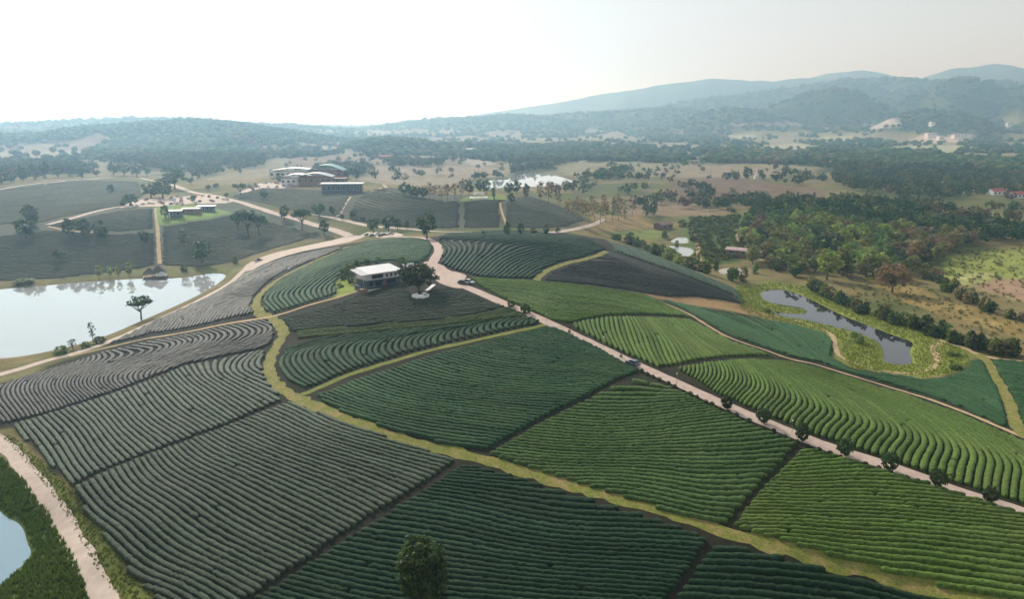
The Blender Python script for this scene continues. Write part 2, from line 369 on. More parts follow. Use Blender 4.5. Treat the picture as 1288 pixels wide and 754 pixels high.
# ------------------------------------------------------------------ fields (pixel outlines, row guides)
# name: outline, guides along the rows, spacing, hedge material key, label
FIELDS = [
 ('grey', [(0,487),(40,472),(100,455),(130,444),(190,430),(260,417),(336,402),(347,414),(343,430),(334,439),(290,447),(234,459),(187,477),(134,497),(60,521),(17,532),(-60,548),(-90,510)],
  [[(209,426),(224,434),(222,441),(191,453),(150,465),(128,475),(126,483),(140,493)],[(282,416),(292,425),(278,433),(241,448),(213,458),(205,468)],[(126,442),(140,452),(120,465),(104,477),(106,490),(116,502)],
   [(64,459),(38,482),(42,501),(53,518)],[(38,472),(8,489),(13,506),(30,520)],[(325,406),(342,414),(338,424),(302,438),(253,456)]], 1.15,
  'grey green tea field with snaking rows below the tan footpath, beside the lake road'),
 ('grey', [(135,434),(200,402),(270,371),(305,347),(345,330),(427,311),(432,313),(378,334),(342,352),(320,373),(314,386),(322,395),(260,408),(190,420)],
  [[(312,379),(287,391),(281,401)],[(265,385),(245,397),(233,412)],[(342,355),(291,371),(221,395),(170,423)],[(302,351),(241,379),(191,403),(150,431)],[(372,330),(332,348),(291,365)],[(420,313),(372,326),(330,345)]], 1.35,
  'narrow grey tea field wedged between the lake road and the tan footpath'),
 ('greygreen', [(17,535),(134,499),(234,461),(334,441),(331,460),(333,475),(343,489),(357,504),(284,536),(200,566.5),(90,614),(75,600),(60,580),(40,560),(18,545)],
  [[(128,499),(148,519),(165,540)],[(93,506),(119,529),(144,559),(161,576)],[(241,465),(253,479),(282,503),(304,521)],[(314,446),(298,455),(295,465),(312,479),(340,490)],[(36,535),(64,567),(85,597)],[(181,479),(201,507),(229,527),(251,539)]], 1.38,
  'grey green tea field between two dark diagonal furrows, next to the snaking rows'),
 ('greygreen', [(92,615.5),(200,568.5),(284,538),(364,507),(390,516),(440,536),(500,556),(577,580),(503,630),(430,676),(308,760),(240,800),(200,760),(175,735),(140,690),(110,650)],
  [[(134,599),(154,629),(206,655)],[(200,599),(277,653),(330,681),(386,704)],[(300,530),(381,565),(486,598)],[(370,514),(440,547),(578,581)],[(300,577),(393,616),(463,654)],[(93,622),(121,650),(159,694),(195,720),(257,750)],[(200,690),(258,720),(312,751)],[(210,573),(235,600),(280,625)]], 1.25,
  'broad tea field above the curving gravel road, rows sweeping down to a dark furrow'),
 ('dark', [(582,585),(650,601),(750,632),(850,663),(895,680),(868,720),(835,765),(800,810),(250,810),(310,760),(430,682),(505,635)],
  [[(440,687),(540,697),(640,705)],[(600,633),(693,668),(880,684)],[(600,721),(720,735),(833,744)],[(600,614),(705,614)],[(363,720),(480,751)],[(433,678),(498,690)],[(510,641),(560,650),(610,662)],[(470,760),(600,775),(800,785)]], 1.2,
  'dark green tea field with a leafy tree, below the yellow grass track'),
 ('dark', [(900,683),(950,695),(1050,721),(1150,746),(1230,766),(1220,815),(810,815),(842,762),(870,722)],
  [[(1000,712),(1089,727),(1168,752)],[(1000,743),(1067,752)],[(890,720),(1000,728)],[(880,760),(1000,768),(1100,780)]], 1.35,
  'small dark green tea field in the corner below the grass track'),
 ('green', [(395,500),(450,478),(530,452),(610,432),(695,412),(740,432),(806,468),(730,504),(670,534),(608,570),(560,560),(500,546),(440,526)],
  [[(392,499),(431,515)],[(453,475),(501,495),(600,509)],[(522,455),(600,475)],[(520,459),(570,479),(661,489),(732,491)],[(601,431),(661,441),(722,447),(772,456)],[(393,502),(486,530),(600,549)],[(640,515),(690,520)]], 1.22,
  'green tea field between the concrete road and the dark diagonal furrow, rows fanning out'),
 ('green2', [(612,573),(672,538),(732,507),(808,475),(850,491),(905,517),(960,541),(1005,558),(960,608),(915,663),(850,649),(750,617),(680,595)],
  [[(693,528),(786,531),(900,514)],[(623,570),(740,580),(900,582)],[(810,475),(856,491)],[(900,589),(977,587)],[(900,563),(1005,552)],[(780,605),(900,630),(920,632)],[(740,500),(830,500),(870,497)]], 1.22,
  'green tea field with level rows running up to the concrete road shrubs'),
 ('bright2', [(1010,562),(1060,576),(1119,595),(1180,613),(1245,634),(1330,662),(1420,694),(1420,800),(1290,767),(1200,743),(1100,717),(1000,688),(919,665),(963,610)],
  [[(991,587),(1075,577)],[(965,607),(1063,610),(1191,619)],[(935,640),(1086,642),(1200,652)],[(1000,658),(1134,660),(1288,667)],[(1045,703),(1179,732),(1246,750)],[(1089,696),(1288,721)],[(1288,690),(1400,705)]], 1.22,
  'bright green tea field between the concrete road and the grass track'),
 ('brownish', [(354,403),(430,381),(447,373),(470,374),(505,362),(520,372),(545,366),(575,365),(620,383),(640,387),(600,396),(540,405),(455,412),(366,418)],
  [[(560,376),(460,392),(360,402)],[(542,406),(461,414),(366,423)],[(640,394),(600,398),(540,403),(480,408)]], 1.25,
  'dark sparse tea field directly below the white roofed house'),
 ('limey', [(372,419),(455,413),(540,406),(600,397),(642,388),(666,399),(640,401),(590,407),(540,412),(460,420),(372,428)],
  [[(640,394),(600,402),(540,409),(455,417),(372,424)]], 1.3,
  'narrow band of yellow green young tea below the house slope'),
 ('loft', [(366,430),(460,421),(540,413),(590,408),(640,402),(668,400),(687,407),(600,425),(520,443),(440,468),(387,490),(362,480),(352,465),(354,450),(360,436)],
  [[(420,424),(385,433),(358,442),(347,455),(350,470),(380,492)],[(430,424),(400,432),(364,445),(354,459),(366,477),(392,492)],[(490,418),(453,427),(421,437),(415,449),(437,470),(457,484)],[(560,410),(521,422),(481,431),(473,445),(489,458),(507,470)],[(630,402),(592,411),(558,420),(546,429),(554,440),(574,450)],[(662,394),(645,399),(627,406),(620,413),(630,420),(650,428)],[(690,400),(680,403),(672,406),(668,410),(676,414),(690,418)]], 1.9,
  'dark green tea field with hairpin rows between the house slope and the thin grass strip'),
 ('green', [(332,390),(328,374),(347,357),(383,337),(428,316),(470,303.5),(520,300.5),(540,303.5),(545,311),(541,321),(532,330),(508,334),(494,328),(452,333),(438,338),(428,346),(422,356),(422,371),(345,394)],
  [[(380,348),(338,371),(335,383),(344,391)],[(423,343),(397,367),(400,374)],[(535,312),(490,313),(450,318)],[(530,325),(480,324),(430,330),(395,345)]], 1.50,
  'green tea field curving round behind the white roofed house'),
 ('dark', [(555,332),(557,316),(555,306),(552,300),(566,294),(620,291),(700,295),(763,314),(740,321),(710,328),(686,337),(671,351),(620,350.5),(600,348),(580,342),(566,338)],
  [[(635,310),(617,326),(590,346)],[(665,326),(637,347)],[(566,310),(558,332)],[(590,316),(570,336)],[(742,307),(661,300),(560,300)],[(752,316),(681,330)]], 1.75,
  'dark soiled tea field with spaced green rows in the bend of the concrete road'),
 ('slate', [(768,318),(745,327),(715,335),(693,343),(684,353),(740,358),(800,367),(870,373),(938,384),(918,373),(880,358),(830,339),(790,325)],
  [[(765,320),(842,349),(911,375)],[(690,350),(760,358),(840,368)],[(730,335),(800,345),(880,366)]], 1.30,
  'dark slate coloured tea field between the yellow loop path and the brown strip'),
 ('slategreen', [(764,304),(800,313),(850,333),(890,350),(925,365),(937,382),(918,370),(880,355),(830,336),(790,322),(772,315)],
  [[(800,316),(812,325)],[(850,336),(860,345)],[(893,352),(905,362)],[(775,309),(785,317)]], 1.60,
  'blue green tea strip on the edge of the hill above the fish ponds'),
 ('bright', [(590,350),(620,352),(680,356),(760,364),(815,373),(858,394),(884,408),(867,400),(810,396),(767,397),(714,407.5),(690,402),(640,379),(604,362)],
  [[(630,358),(700,365),(790,379),(850,396)],[(650,375),(700,390),(760,394)],[(680,362),(760,372),(830,388)]], 1.30,
  'smooth olive green tea field right beside the concrete road fork'),
 ('bright', [(714,409),(767,399.5),(810,400),(867,403),(890,414),(917,430),(960,445),(984,450),(940,449),(900,451),(845,461),(828,463),(770,438)],
  [[(745,407),(747,415),(753,424)],[(781,401),(785,431),(789,440)],[(822,407),(842,431),(854,457)],[(842,405),(882,441)],[(870,408),(905,432),(940,448)]], 1.40,
  'light green tea field with upright rows ending at the concrete road'),
 ('bright', [(850,464),(900,456),(940,453),(990,456),(1034,466),(1130,496),(1200,519),(1288,557),(1420,612),(1420,682),(1288,636),(1200,608),(1110,577),(1010,543),(905,498)],
  [[(866,461),(864,474)],[(900,457),(910,469),(898,487)],[(941,461),(953,485),(937,500)],[(973,473),(997,499),(981,522)],[(1013,477),(1054,509),(1050,535)],[(1045,499),(1074,523),(1062,541)],[(1094,508),(1125,535),(1118,560),(1107,567)],
   [(1134,523),(1165,552),(1161,585)],[(1179,535),(1215,566),(1210,600)],[(1201,530),(1246,570),(1246,608)],[(1201,528),(1250,553),(1288,575)],[(1000,462),(1100,494),(1200,525)],[(1288,570),(1330,600),(1340,630)]], 1.02,
  'large bright green tea field with rows curving down to the concrete road'),
 ('bluegreen', [(832,377),(890,389),(940,398),(993,409),(1033,419),(1048,432),(1044,449),(1070,467),(1112,471),(1162,479),(1192,476),(1216,465),(1222,455),(1236,452),(1254,487),(1266,525),(1270,541),(1200,509),(1130,487),(1034,457),(994,449),(960,437),(917,422),(887,405),(860,389)],
  [[(1013,428),(1040,458)],[(981,408),(1021,440)],[(900,404),(981,440)],[(1100,475),(1180,490),(1260,530)],[(860,386),(920,410)],[(1060,465),(1120,480)]], 1.30,
  'blue green tea field bordering the grassy bank of the winding pond'),
 ('bluegreen', [(1246,453),(1300,458),(1420,478),(1420,596),(1300,550),(1288,540),(1277,510),(1262,480)],
  [[(1255,462),(1300,470),(1400,490)],[(1278,505),(1320,512),(1400,530)]], 1.40,
  'tea field beyond the straight yellow path, near the row of shrubs'),
]
FARFIELDS = [  # the hills across the valley: rows too fine to pick apart
 ('olive', [(-60,363),(0,354),(60,352),(130,344),(180,338),(198,333),(197,291),(150,295),(110,293),(60,290),(-40,302)], [[(-20,330),(80,320),(190,318)],[(0,305),(100,300),(190,300)]], 'grey olive tea slope above the lake, left of the straight path'),
 ('olive', [(202,334),(240,336),(300,328),(345,313),(394,298),(374,287),(335,277),(298,269),(264,276),(202,286)], [[(205,318),(280,318),(360,300)],[(210,296),(270,292),(330,288)]], 'grey olive tea slope under the spreading trees, by the lake tip'),
 ('olive', [(54,285),(100,275),(150,266),(194,262),(196,288),(150,292),(90,289)], [[(60,285),(130,277),(190,275)],[(100,289),(190,286)]], 'dark tea patch above three round trees on the hill'),
 ('olive', [(-60,294),(0,283),(50,281),(100,269),(160,258),(182,246),(174,229),(100,227),(40,235),(-60,245)], [[(-40,262),(60,255),(160,240)],[(0,275),(90,262)]], 'wide tea field on the far hilltop in front of the tree row'),
 ('olive', [(290,247),(330,237),(400,240),(428,243),(442,248),(430,271),(415,274),(370,266),(330,256)], [[(300,245),(360,248),(425,256)],[(340,256),(420,266)]], 'tea slope below the visitor centre'),
 ('olive', [(436,273),(447,250),(470,241),(520,247),(560,254),(580,252),(580,287),(500,286),(442,279)], [[(450,262),(500,266),(570,270)],[(470,247),(520,256),(560,268)]], 'tea hillside below the lawn, left of the thin path'),
 ('olive', [(581,287),(581,254),(640,252),(630,256),(631,287)], [[(585,262),(630,263)],[(585,276),(630,276)]], 'tea hillside in front of the white pavilion'),
 ('olive', [(634,287),(634,254),(662,247),(690,254),(715,264),(739,278),(715,286),(680,288)], [[(640,258),(690,266),(730,278)],[(640,274),(700,280)]], 'tea hillside sloping down to the brown trees'),
 ('olive', [(446,250),(462,241),(490,236),(530,246),(515,247),(470,240)], [[(450,247),(480,238),(520,243)]], 'thin tea strip along the crest beside the visitor centre'),
]
for f in FIELDS + FARFIELDS: pass

# ------------------------------------------------------------------ ground cover zones (pixel outlines, base colour)
SOIL = {'green2': (.026,.03,.015), 'bright2': (.03,.033,.015), 'brownish': (.05,.045,.032), 'limey': (.05,.05,.02), 'loft': (.03,.027,.02), 'grey': (0.030,0.028,0.022), 'greygreen': (0.027,0.027,0.018), 'dark': (0.024,0.022,0.016), 'green': (0.024,0.027,0.015), 'bright': (0.030,0.033,0.015), 'slate': (.05,.045,.045),
        'slategreen': (.04,.05,.035), 'bluegreen': (.04,.055,.03), 'olive': (.09,.092,.06)}
ZONES = [
 ((.075,.085,.06), [(-60,362),(0,352),(130,342),(215,333),(300,328),(390,302),(430,294),(385,280),(340,268),(300,255),(200,263),(150,262),(100,272),(60,276),(-60,285)]),
 ((.075,.085,.06), [(-60,286),(60,276),(150,262),(180,245),(172,227),(100,226),(0,236),(-60,244)]),
 ((.075,.085,.06), [(290,248),(330,237),(440,240),(530,244),(640,250),(665,246),(738,279),(715,288),(600,288),(470,282),(380,268),(330,258)]),
 ((.026,.026,.016), [(-60,548),(0,478),(130,438),(270,366),(345,324),(430,308),(545,298),(640,290),(760,301),(850,334),(930,366),(940,384),(1000,407),(1050,430),(1046,452),(1110,470),(1165,478),(1216,462),(1240,450),(1420,474),(1420,830),(240,830),(195,765),(92,618),(18,540)]),
 ((.17,.20,.04), [(930,386),(926,360),(970,355),(1023,362),(1073,386),(1146,408),(1176,427),(1206,436),(1235,448),(1219,451),(1216,460),(1192,471),(1162,475),(1112,467),(1073,464),(1049,450),(1053,430),(1033,417),(993,407),(940,396),(893,387)]),
 ((.27,.185,.09), [(800,368),(870,374),(935,384),(960,392),(990,405),(940,396),(880,386),(830,377)]),
 ((.24,.18,.065), [(1090,350),(1130,345),(1180,375),(1288,410),(1340,425),(1340,450),(1288,425),(1200,405),(1140,380)]),
 ((.22,.25,.06), [(1180,345),(1195,322),(1240,318),(1288,312),(1360,318),(1360,395),(1288,380),(1230,365)]),
 ((.30,.20,.13), [(1225,362),(1255,350),(1288,352),(1340,360),(1340,385),(1288,380)]),
 ((.34,.35,.13), [(1195,352),(1220,343),(1250,344),(1240,352),(1210,358)]),
 ((.09,.13,.035), [(862,272),(935,270),(925,300),(935,330),(900,334),(880,330),(862,300)]),
 ((.20,.15,.09), [(735,250),(800,246),(860,252),(930,266),(900,271),(830,270),(790,272),(760,262)]),
 ((.14,.10,.065), [(840,226),(900,222),(960,228),(1040,240),(1030,252),(960,252),(880,258),(850,246)]),
 ((.22,.18,.12), [(800,212),(880,208),(960,212),(1020,218),(960,224),(860,224),(800,220)]),
 ((.24,.20,.14), [(440,226),(470,208),(560,208),(650,212),(640,222),(590,226),(530,235)]),
 ((.18,.15,.10), [(380,200),(440,190),(560,200),(640,208),(560,208),(470,207),(420,205)]),
 ((.20,.19,.11), [(700,206),(800,203),(840,212),(800,222),(730,226),(700,214)]),
 ((.25,.19,.08), [(735,262),(770,272),(800,272),(830,285),(800,290),(750,290),(745,280)]),
 ((.15,.19,.05), [(760,292),(810,288),(850,290),(830,300),(800,302)]),
 ((.22,.24,.06), [(578,253),(596,246),(632,246),(640,251),(600,254)]),
 ((.20,.25,.05), [(420,377),(423,352),(436,348),(442,356),(450,368)]),
 ((.15,.26,.05), [(195,264),(200,260),(255,258),(268,262),(292,268),(262,275),(215,283),(198,284)]),
 ((.10,.12,.03), [(-80,548),(0,542),(20,556),(60,590),(100,630),(150,695),(205,765),(160,765),(90,660),(30,588),(0,562),(-60,556)]),
 ((.07,.10,.025), [(-90,575),(0,580),(40,625),(90,700),(130,765),(60,800),(-120,800)]),
 ((.16,.15,.06), [(0,470),(30,462),(60,462),(40,471),(0,482),(-60,495),(-60,480)]),
 ((.14,.15,.05), [(-40,366),(0,357),(130,345),(200,337),(290,333),(310,332),(296,345),(250,343),(180,347),(60,356),(0,362)]),
 ((.18,.14,.10), [(0,182),(60,178),(150,180),(190,186),(120,190),(40,192),(-40,192)]),
 ((.20,.17,.10), [(255,225),(300,212),(345,205),(340,222),(320,230),(280,233)]),
 ((.19,.15,.11), [(345,200),(420,196),(440,206),(390,212)]),
 ((.30,.27,.22), [(575,200),(590,192),(610,195),(625,206),(600,210)]),
 ((.42,.36,.31), [(915,157),(970,155),(1050,157),(1060,160),(980,161),(920,162)]),
 ((.50,.46,.42), [(1085,158),(1100,152),(1135,157),(1140,161),(1100,163)]),
 ((.45,.38,.33), [(1150,174),(1170,168),(1185,172),(1215,168),(1225,176),(1180,180),(1150,180)]),
 ((.30,.30,.16), [(1255,152),(1275,142),(1340,142),(1340,158),(1265,160)]),
 ((.33,.32,.22), [(930,186),(1000,180),(1040,186),(1000,190),(950,190)]),
 ((.32,.32,.2), [(1030,172),(1080,170),(1090,176),(1040,179)]), ((.30,.32,.2), [(1120,184),(1200,182),(1240,188),(1180,192),(1130,190)]),
 ((.34,.33,.24), [(915,170),(945,168),(950,174),(920,175)]), ((.34,.33,.24), [(985,166),(1020,165),(1020,169),(990,170)]),
]
for key, P, g, sp, lab in FIELDS: ZONES.append((SOIL[key], P))
for key, P, g, lab in FARFIELDS: ZONES.append((SOIL[key], P))
ZW = []
for c, P in ZONES:
    w = ground(P)[:, :2]; ZW.append((c, w))

# ------------------------------------------------------------------ ground sheet
ext = np.concatenate([np.arange(1.0, math.pi, .08)])
UA = np.concatenate([-ext[::-1], UG, ext]); nu = len(UA)
_R = np.exp(LG); VX = _R[:, None]*np.sin(UA)[None]; VY = _R[:, None]*np.cos(UA)[None]
VZ = np.empty_like(VX); k0 = len(ext); VZ[:, k0:k0+len(UG)] = GZ
for sl_ in (slice(0, k0), slice(k0+len(UG), nu)): VZ[:, sl_] = terrain(VX[:, sl_], VY[:, sl_])
V = np.stack([VX, VY, VZ], 2).reshape(-1, 3)
nr = len(LG); jj, ii = np.meshgrid(np.arange(nr-1), np.arange(nu), indexing='ij'); i2 = (ii+1) % nu
F = np.stack([jj*nu+ii, jj*nu+i2, (jj+1)*nu+i2, (jj+1)*nu+ii], 2).reshape(-1, 4)[:, ::-1]
b0 = len(V); V = np.concatenate([V, [[0, 0, -6]]])
Fc = [(b0, i, (i+1) % nu) for i in range(nu)]
x, y, z = V[:, 0], V[:, 1], V[:, 2]; r = np.hypot(x, y)
nz1 = fbm(x/60, y/60, 4, 3)[:, None]; nz2 = fbm(x/220, y/220, 4, 11)[:, None]; nzf = fbm(x/8, y/8, 3, 31)[:, None]
C = np.array([.085,.10,.03])*(1-smooth(.35, .6, nz1)) + np.array([.17,.14,.06])*smooth(.35, .6, nz1)
farm = smooth(900, 1500, r)[:, None]*(1-smooth(.48, .55, nz2)); C = C*(1-farm) + np.array([.21,.19,.12])*farm
wood = smooth(900, 1300, r)[:, None]*smooth(.47, .52, nz2); C = C*(1-wood) + np.array([.035,.05,.02])*wood
hill = smooth(8, 30, z)[:, None]*(r > 1300)[:, None]; C = C*(1-hill) + (np.array([.035,.06,.022]) + .07*smooth(.4,.65,fbm(x/300, y/300, 4, 71))[:, None]*np.array([.9, 1, .3]))*hill
ZMASK = {}
for c, P in ZW:
    lo = P.min(0)-6; hi = P.max(0)+6; b = np.nonzero((x > lo[0]) & (x < hi[0]) & (y > lo[1]) & (y < hi[1]))[0]
    if len(b) == 0: continue
    d = polydist(x[b], y[b], P); rr = np.maximum(1.0, r[b]*.006)
    t = (1-smooth(-1, 1, (d + (nzf[b, 0]-.45)*6*rr*.5)/rr))[:, None]
    C[b] = C[b]*(1-t) + np.array(c)*(.8+.4*nzf[b])*t
me = mesh('ground', V, F, None, True)
bm = bmesh.new(); bm.from_mesh(me); bm.verts.ensure_lookup_table()
for f in Fc: bm.faces.new([bm.verts[i] for i in f[::-1]]).smooth = True
bm.normal_update(); bm.to_mesh(me); bm.free()
a = me.attributes.new('cover', 'FLOAT_COLOR', 'POINT'); cc = np.ones((len(V), 4), np.float32); cc[:, :3] = C; a.data.foreach_set('color', cc.ravel())
m, nt, b_, out = nmat('earth_and_grass')
at = node(nt, 'ShaderNodeAttribute', attribute_name='cover'); geo = node(nt, 'ShaderNodeNewGeometry')
n1 = node(nt, 'ShaderNodeTexNoise', Scale=.9, Detail=8, Roughness=.75); nt.links.new(geo.outputs['Position'], n1.inputs['Vector'])
n2 = node(nt, 'ShaderNodeTexNoise', Scale=.07, Detail=8, Roughness=.7); nt.links.new(geo.outputs['Position'], n2.inputs['Vector'])
mr = node(nt, 'ShaderNodeMapRange', **{'From Min': .3, 'From Max': .7, 'To Min': .6, 'To Max': 1.4}); nt.links.new(n1.outputs['Fac'], mr.inputs['Value'])
mr2 = node(nt, 'ShaderNodeMapRange', **{'From Min': .3, 'From Max': .7, 'To Min': .72, 'To Max': 1.28}); nt.links.new(n2.outputs['Fac'], mr2.inputs['Value'])
mu = node(nt, 'ShaderNodeMath', operation='MULTIPLY'); nt.links.new(mr.outputs[0], mu.inputs[0]); nt.links.new(mr2.outputs[0], mu.inputs[1])
hs = node(nt, 'ShaderNodeHueSaturation'); nt.links.new(at.outputs['Color'], hs.inputs['Color']); nt.links.new(mu.outputs[0], hs.inputs['Value'])
nt.links.new(hs.outputs[0], b_.inputs['Base Color']); b_.inputs['Roughness'].default_value = .95; b_.inputs['Specular IOR Level'].default_value = .1
b1 = node(nt, 'ShaderNodeBump', Strength=.6, Distance=.3); nt.links.new(n1.outputs['Fac'], b1.inputs['Height'])
n3 = node(nt, 'ShaderNodeTexNoise', Scale=.022, Detail=8, Roughness=.75); nt.links.new(geo.outputs['Position'], n3.inputs['Vector'])
b2 = node(nt, 'ShaderNodeBump', Strength=.7, Distance=40); nt.links.new(n3.outputs['Fac'], b2.inputs['Height']); 
# woods on the far hills: relief of crowns, only where the ground stands high
sx = node(nt, 'ShaderNodeSeparateXYZ'); nt.links.new(geo.outputs['Position'], sx.inputs[0])
mh = node(nt, 'ShaderNodeMapRange', **{'From Min': 18, 'From Max': 40, 'To Max': .75}); nt.links.new(sx.outputs['Z'], mh.inputs['Value']); nt.links.new(mh.outputs[0], b2.inputs['Strength'])
nt.links.new(b1.outputs[0], b2.inputs['Normal']); nt.links.new(b2.outputs[0], b_.inputs['Normal'])
me.materials.append(m); tag(add('ground', me), kind='structure')

# ------------------------------------------------------------------ water, draped roads and paths
LIFT = .07
def cdt_sheet(P, step):
    """triangulate a polygon with interior points every `step` metres"""
    P = np.asarray(P, float); pts = []
    m = len(P)
    for i in range(m):
        a, b = P[i], P[(i+1) % m]; k = max(1, int(np.hypot(*(b-a))/step))
        for q in range(k): pts.append(a+(b-a)*q/k)
    nb = len(pts); lo, hi = P.min(0), P.max(0)
    gx, gy = np.meshgrid(np.arange(lo[0], hi[0], step), np.arange(lo[1], hi[1], step)); gx = gx.ravel(); gy = gy.ravel()
    d = polydist(gx, gy, P); ins = d < -step*.4
    allp = [Vector(p) for p in pts] + [Vector((a, b)) for a, b in zip(gx[ins], gy[ins])]
    r_ = delaunay_2d_cdt(allp, [(i, (i+1) % nb) for i in range(nb)], [list(range(nb))], 1, 1e-4)
    return np.array([tuple(v) for v in r_[0]]), [tuple(f) for f in r_[2]]
NAMES = {'fish_pond_b': 'fish_pond'}
for k, P in PW.items():
    V2, F2 = cdt_sheet(P + (P-P.mean(0))/np.linalg.norm(P-P.mean(0), axis=1)[:, None]*2.2, 400)
    me = mesh(NAMES.get(k, k), np.c_[V2, np.full(len(V2), PONDS[k][0])], F2, M['mud_water' if k == 'muddy_pond' else 'water' if k == 'irrigation_pond' else 'sky_painted_blue_water' if k == 'roadside_pond' else 'pale_water'])
    if me.polygons[0].normal.z < 0: me.flip_normals()
    tag(add(NAMES.get(k, k), me), kind='structure')
def spline(P, step):
    P = np.asarray(P, float); out = []
    Q = np.concatenate([[2*P[0]-P[1]], P, [2*P[-1]-P[-2]]])
    for i in range(1, len(Q)-2):
        a, b, c, d = Q[i-1], Q[i], Q[i+1], Q[i+2]; k = max(2, int(np.linalg.norm(c[:2]-b[:2])/step))
        for t in np.arange(k)/k:
            out.append(.5*((2*b)+(c-a)*t+(2*a-5*b+4*c-d)*t*t+(3*b-a-3*c+d)*t**3))
    out.append(P[-1]); return np.array(out)
def ribbon(name, pix, width, mat, step=1.5, lift=LIFT, edge=.25, seed=0, cross=4):
    w = ground([p[:2] for p in pix])[:, :2]
    wd_ = np.array([p[2] if len(p) > 2 else width for p in pix])[:, None]
    c = spline(np.c_[w, wd_], step); wid = c[:, 2]; c = c[:, :2]
    t = np.gradient(c, axis=0); t /= np.linalg.norm(t, axis=1)[:, None]+1e-9; nn = np.stack([-t[:, 1], t[:, 0]], 1)
    s = np.cumsum(np.r_[0, np.linalg.norm(np.diff(c, axis=0), axis=1)])
    eL = (vnoise(s/2.2, s*0+seed, 3)-.5)*2*edge; eR = (vnoise(s/2.2, s*0+seed+9, 4)-.5)*2*edge
    V = []
    for q in range(cross+1):
        f = q/cross*2-1; off = f*wid/2 + (eR if f > 0 else eL)*abs(f)
        p = c + nn*off[:, None]; V.append(np.c_[p, hgt(p[:, 0], p[:, 1]) + lift])
    V = np.stack(V, 1).reshape(-1, 3); m = len(c); k = cross+1
    i, j = np.meshgrid(np.arange(m-1), np.arange(cross), indexing='ij')
    F = np.stack([i*k+j, i*k+j+1, (i+1)*k+j+1, (i+1)*k+j], 2).reshape(-1, 4)
    me = mesh(name, V, F, M[mat], True)
    if me.polygons[0].normal.z < 0: me.flip_normals()
    return tag(add(name, me), kind='structure')
def patch(name, pix, mat, step=2.5, lift=LIFT, sm=1):
    P = ground(pix)[:, :2]; P = smoothpoly(P, sm) if sm else P
    V2, F2 = cdt_sheet(P, step); me = mesh(name, np.c_[V2, hgt(V2[:, 0], V2[:, 1])+lift], F2, M[mat], True)
    if sum(p.normal.z for p in me.polygons) < 0: me.flip_normals()
    return tag(add(name, me), kind='structure')
ROAD = [(455,297),(500,298),(528,299),(541,302.5),(549,308),(552,316),(547,326),(542,336),(548,345),(562,353),(590,363),(620,376),(700,411),(795,456.5),(905,507),(1010,551),(1110,584.5),(1200,617),(1288,645),(1400,682)]
ribbon('concrete_road', ROAD, 4.3, 'road', edge=.15)
patch('road_fork', [(541,331),(556,333),(565,341),(577,343),(588,347),(584,352),(592,362),(575,364),(555,358),(546,352),(540,345),(527,341),(522,336),(533,333)], 'road', lift=LIFT+.03)
ribbon('driveway', [(542,330),(532,333),(522,336),(512,339)], 4, 'road', lift=LIFT+.015)
ribbon('lake_road', [(-90,486),(-20,476),(20,466),(60,454),(110,440),(150,425),(200,402),(250,378),(285,359),(303,344),(316,334),(345,322),(390,310),(425,303),(455,297)], 4.2, 'dirt_road', edge=.3, lift=LIFT+.02)
patch('gravel_yard', [(303,337),(330,323),(370,313),(410,304),(440,296),(466,296),(450,303),(410,311),(370,319),(335,331),(312,343)], 'dirt_road', lift=LIFT+.05)
ribbon('valley_road', [(440,297),(420,290),(395,283),(370,275),(340,267),(310,257),(285,250),(260,245),(235,240),(215,232)], 6, 'dirt_road', step=4, lift=.15)
ribbon('valley_road', [(380,268),(410,272),(440,279),(470,285),(520,289),(600,292),(680,292.5),(715,290),(742,284),(760,276)], 4.5, 'dirt_road', step=4, lift=.12)
ribbon('hill_road', [(60,283),(90,275),(130,264),(160,259),(200,256),(240,252),(270,249)], 5, 'dirt_road', step=4, lift=.15)
ribbon('hill_road', [(-30,243),(20,235),(60,230),(110,226),(160,223),(190,227),(215,232)], 4, 'dirt_road', step=4, lift=.2)
ribbon('footpath', [(448,367),(430,373),(385,385.5),(340,399),(260,413),(190,425.5),(130,439),(88,449)], 1.7, 'path', lift=LIFT+.035, edge=.2)
ribbon('grass_track', [(440,310),(423,316),(380,336),(345,355),(328,371),(322,384),(329,395),(345,403),(357,417),(351,432),(341,450),(338,466),(346,483),(365,497),(390,508),(430,527),(500,551),(600,577),(700,605),(800,634),(900,666),(1000,694),(1100,721),(1200,747),(1310,778)], 3.6, 'track', edge=.7, lift=LIFT)
ribbon('grass_track', [(380,497),(400,489),(440,472),(520,447),(600,428),(660,415),(692,407)], 2.0, 'track_green', edge=.3, lift=LIFT-.02)
ribbon('grass_track', [(763,316.5),(748,323),(715,331),(692,339),(679,347),(675,353)], 3.0, 'track', edge=.3)
ribbon('footpath', [(800,369),(823,377),(860,392),(887,408),(917,425),(960,440),(994,452),(1034,461.5),(1130,491),(1200,514),(1288,551),(1400,600)], 1.7, 'path', edge=.25)
ribbon('dirt_path', [(1228,446),(1238,452),(1255,480),(1271,512),(1280,540),(1300,556)], 3.4, 'track', edge=.4, lift=LIFT+.02)
ribbon('dirt_path', [(950,392),(993,402),(1030,413),(1048,424),(1050,438),(1062,452),(1095,463),(1140,470),(1168,466),(1178,452),(1172,438),(1182,432)], 2.2, 'path', edge=.5)
ribbon('dirt_path', [(1180,428),(1210,437),(1240,449),(1300,457),(1400,474)], 2.2, 'path', edge=.4, lift=LIFT-.02)
ribbon('gravel_road', [(-60,535),(-20,545),(5,560),(30,588),(55,622),(78,655),(100,695),(120,730),(140,765),(160,800)], 3.9, 'dirt_road', edge=.35)
ribbon('dirt_path', [(196,262),(198,285),(199,300),(200,318),(201,332)], 2.2, 'path', step=3, lift=.1)
ribbon('dirt_path', [(57,231),(78,246),(97,262)], 2.4, 'path', step=3, lift=.12)
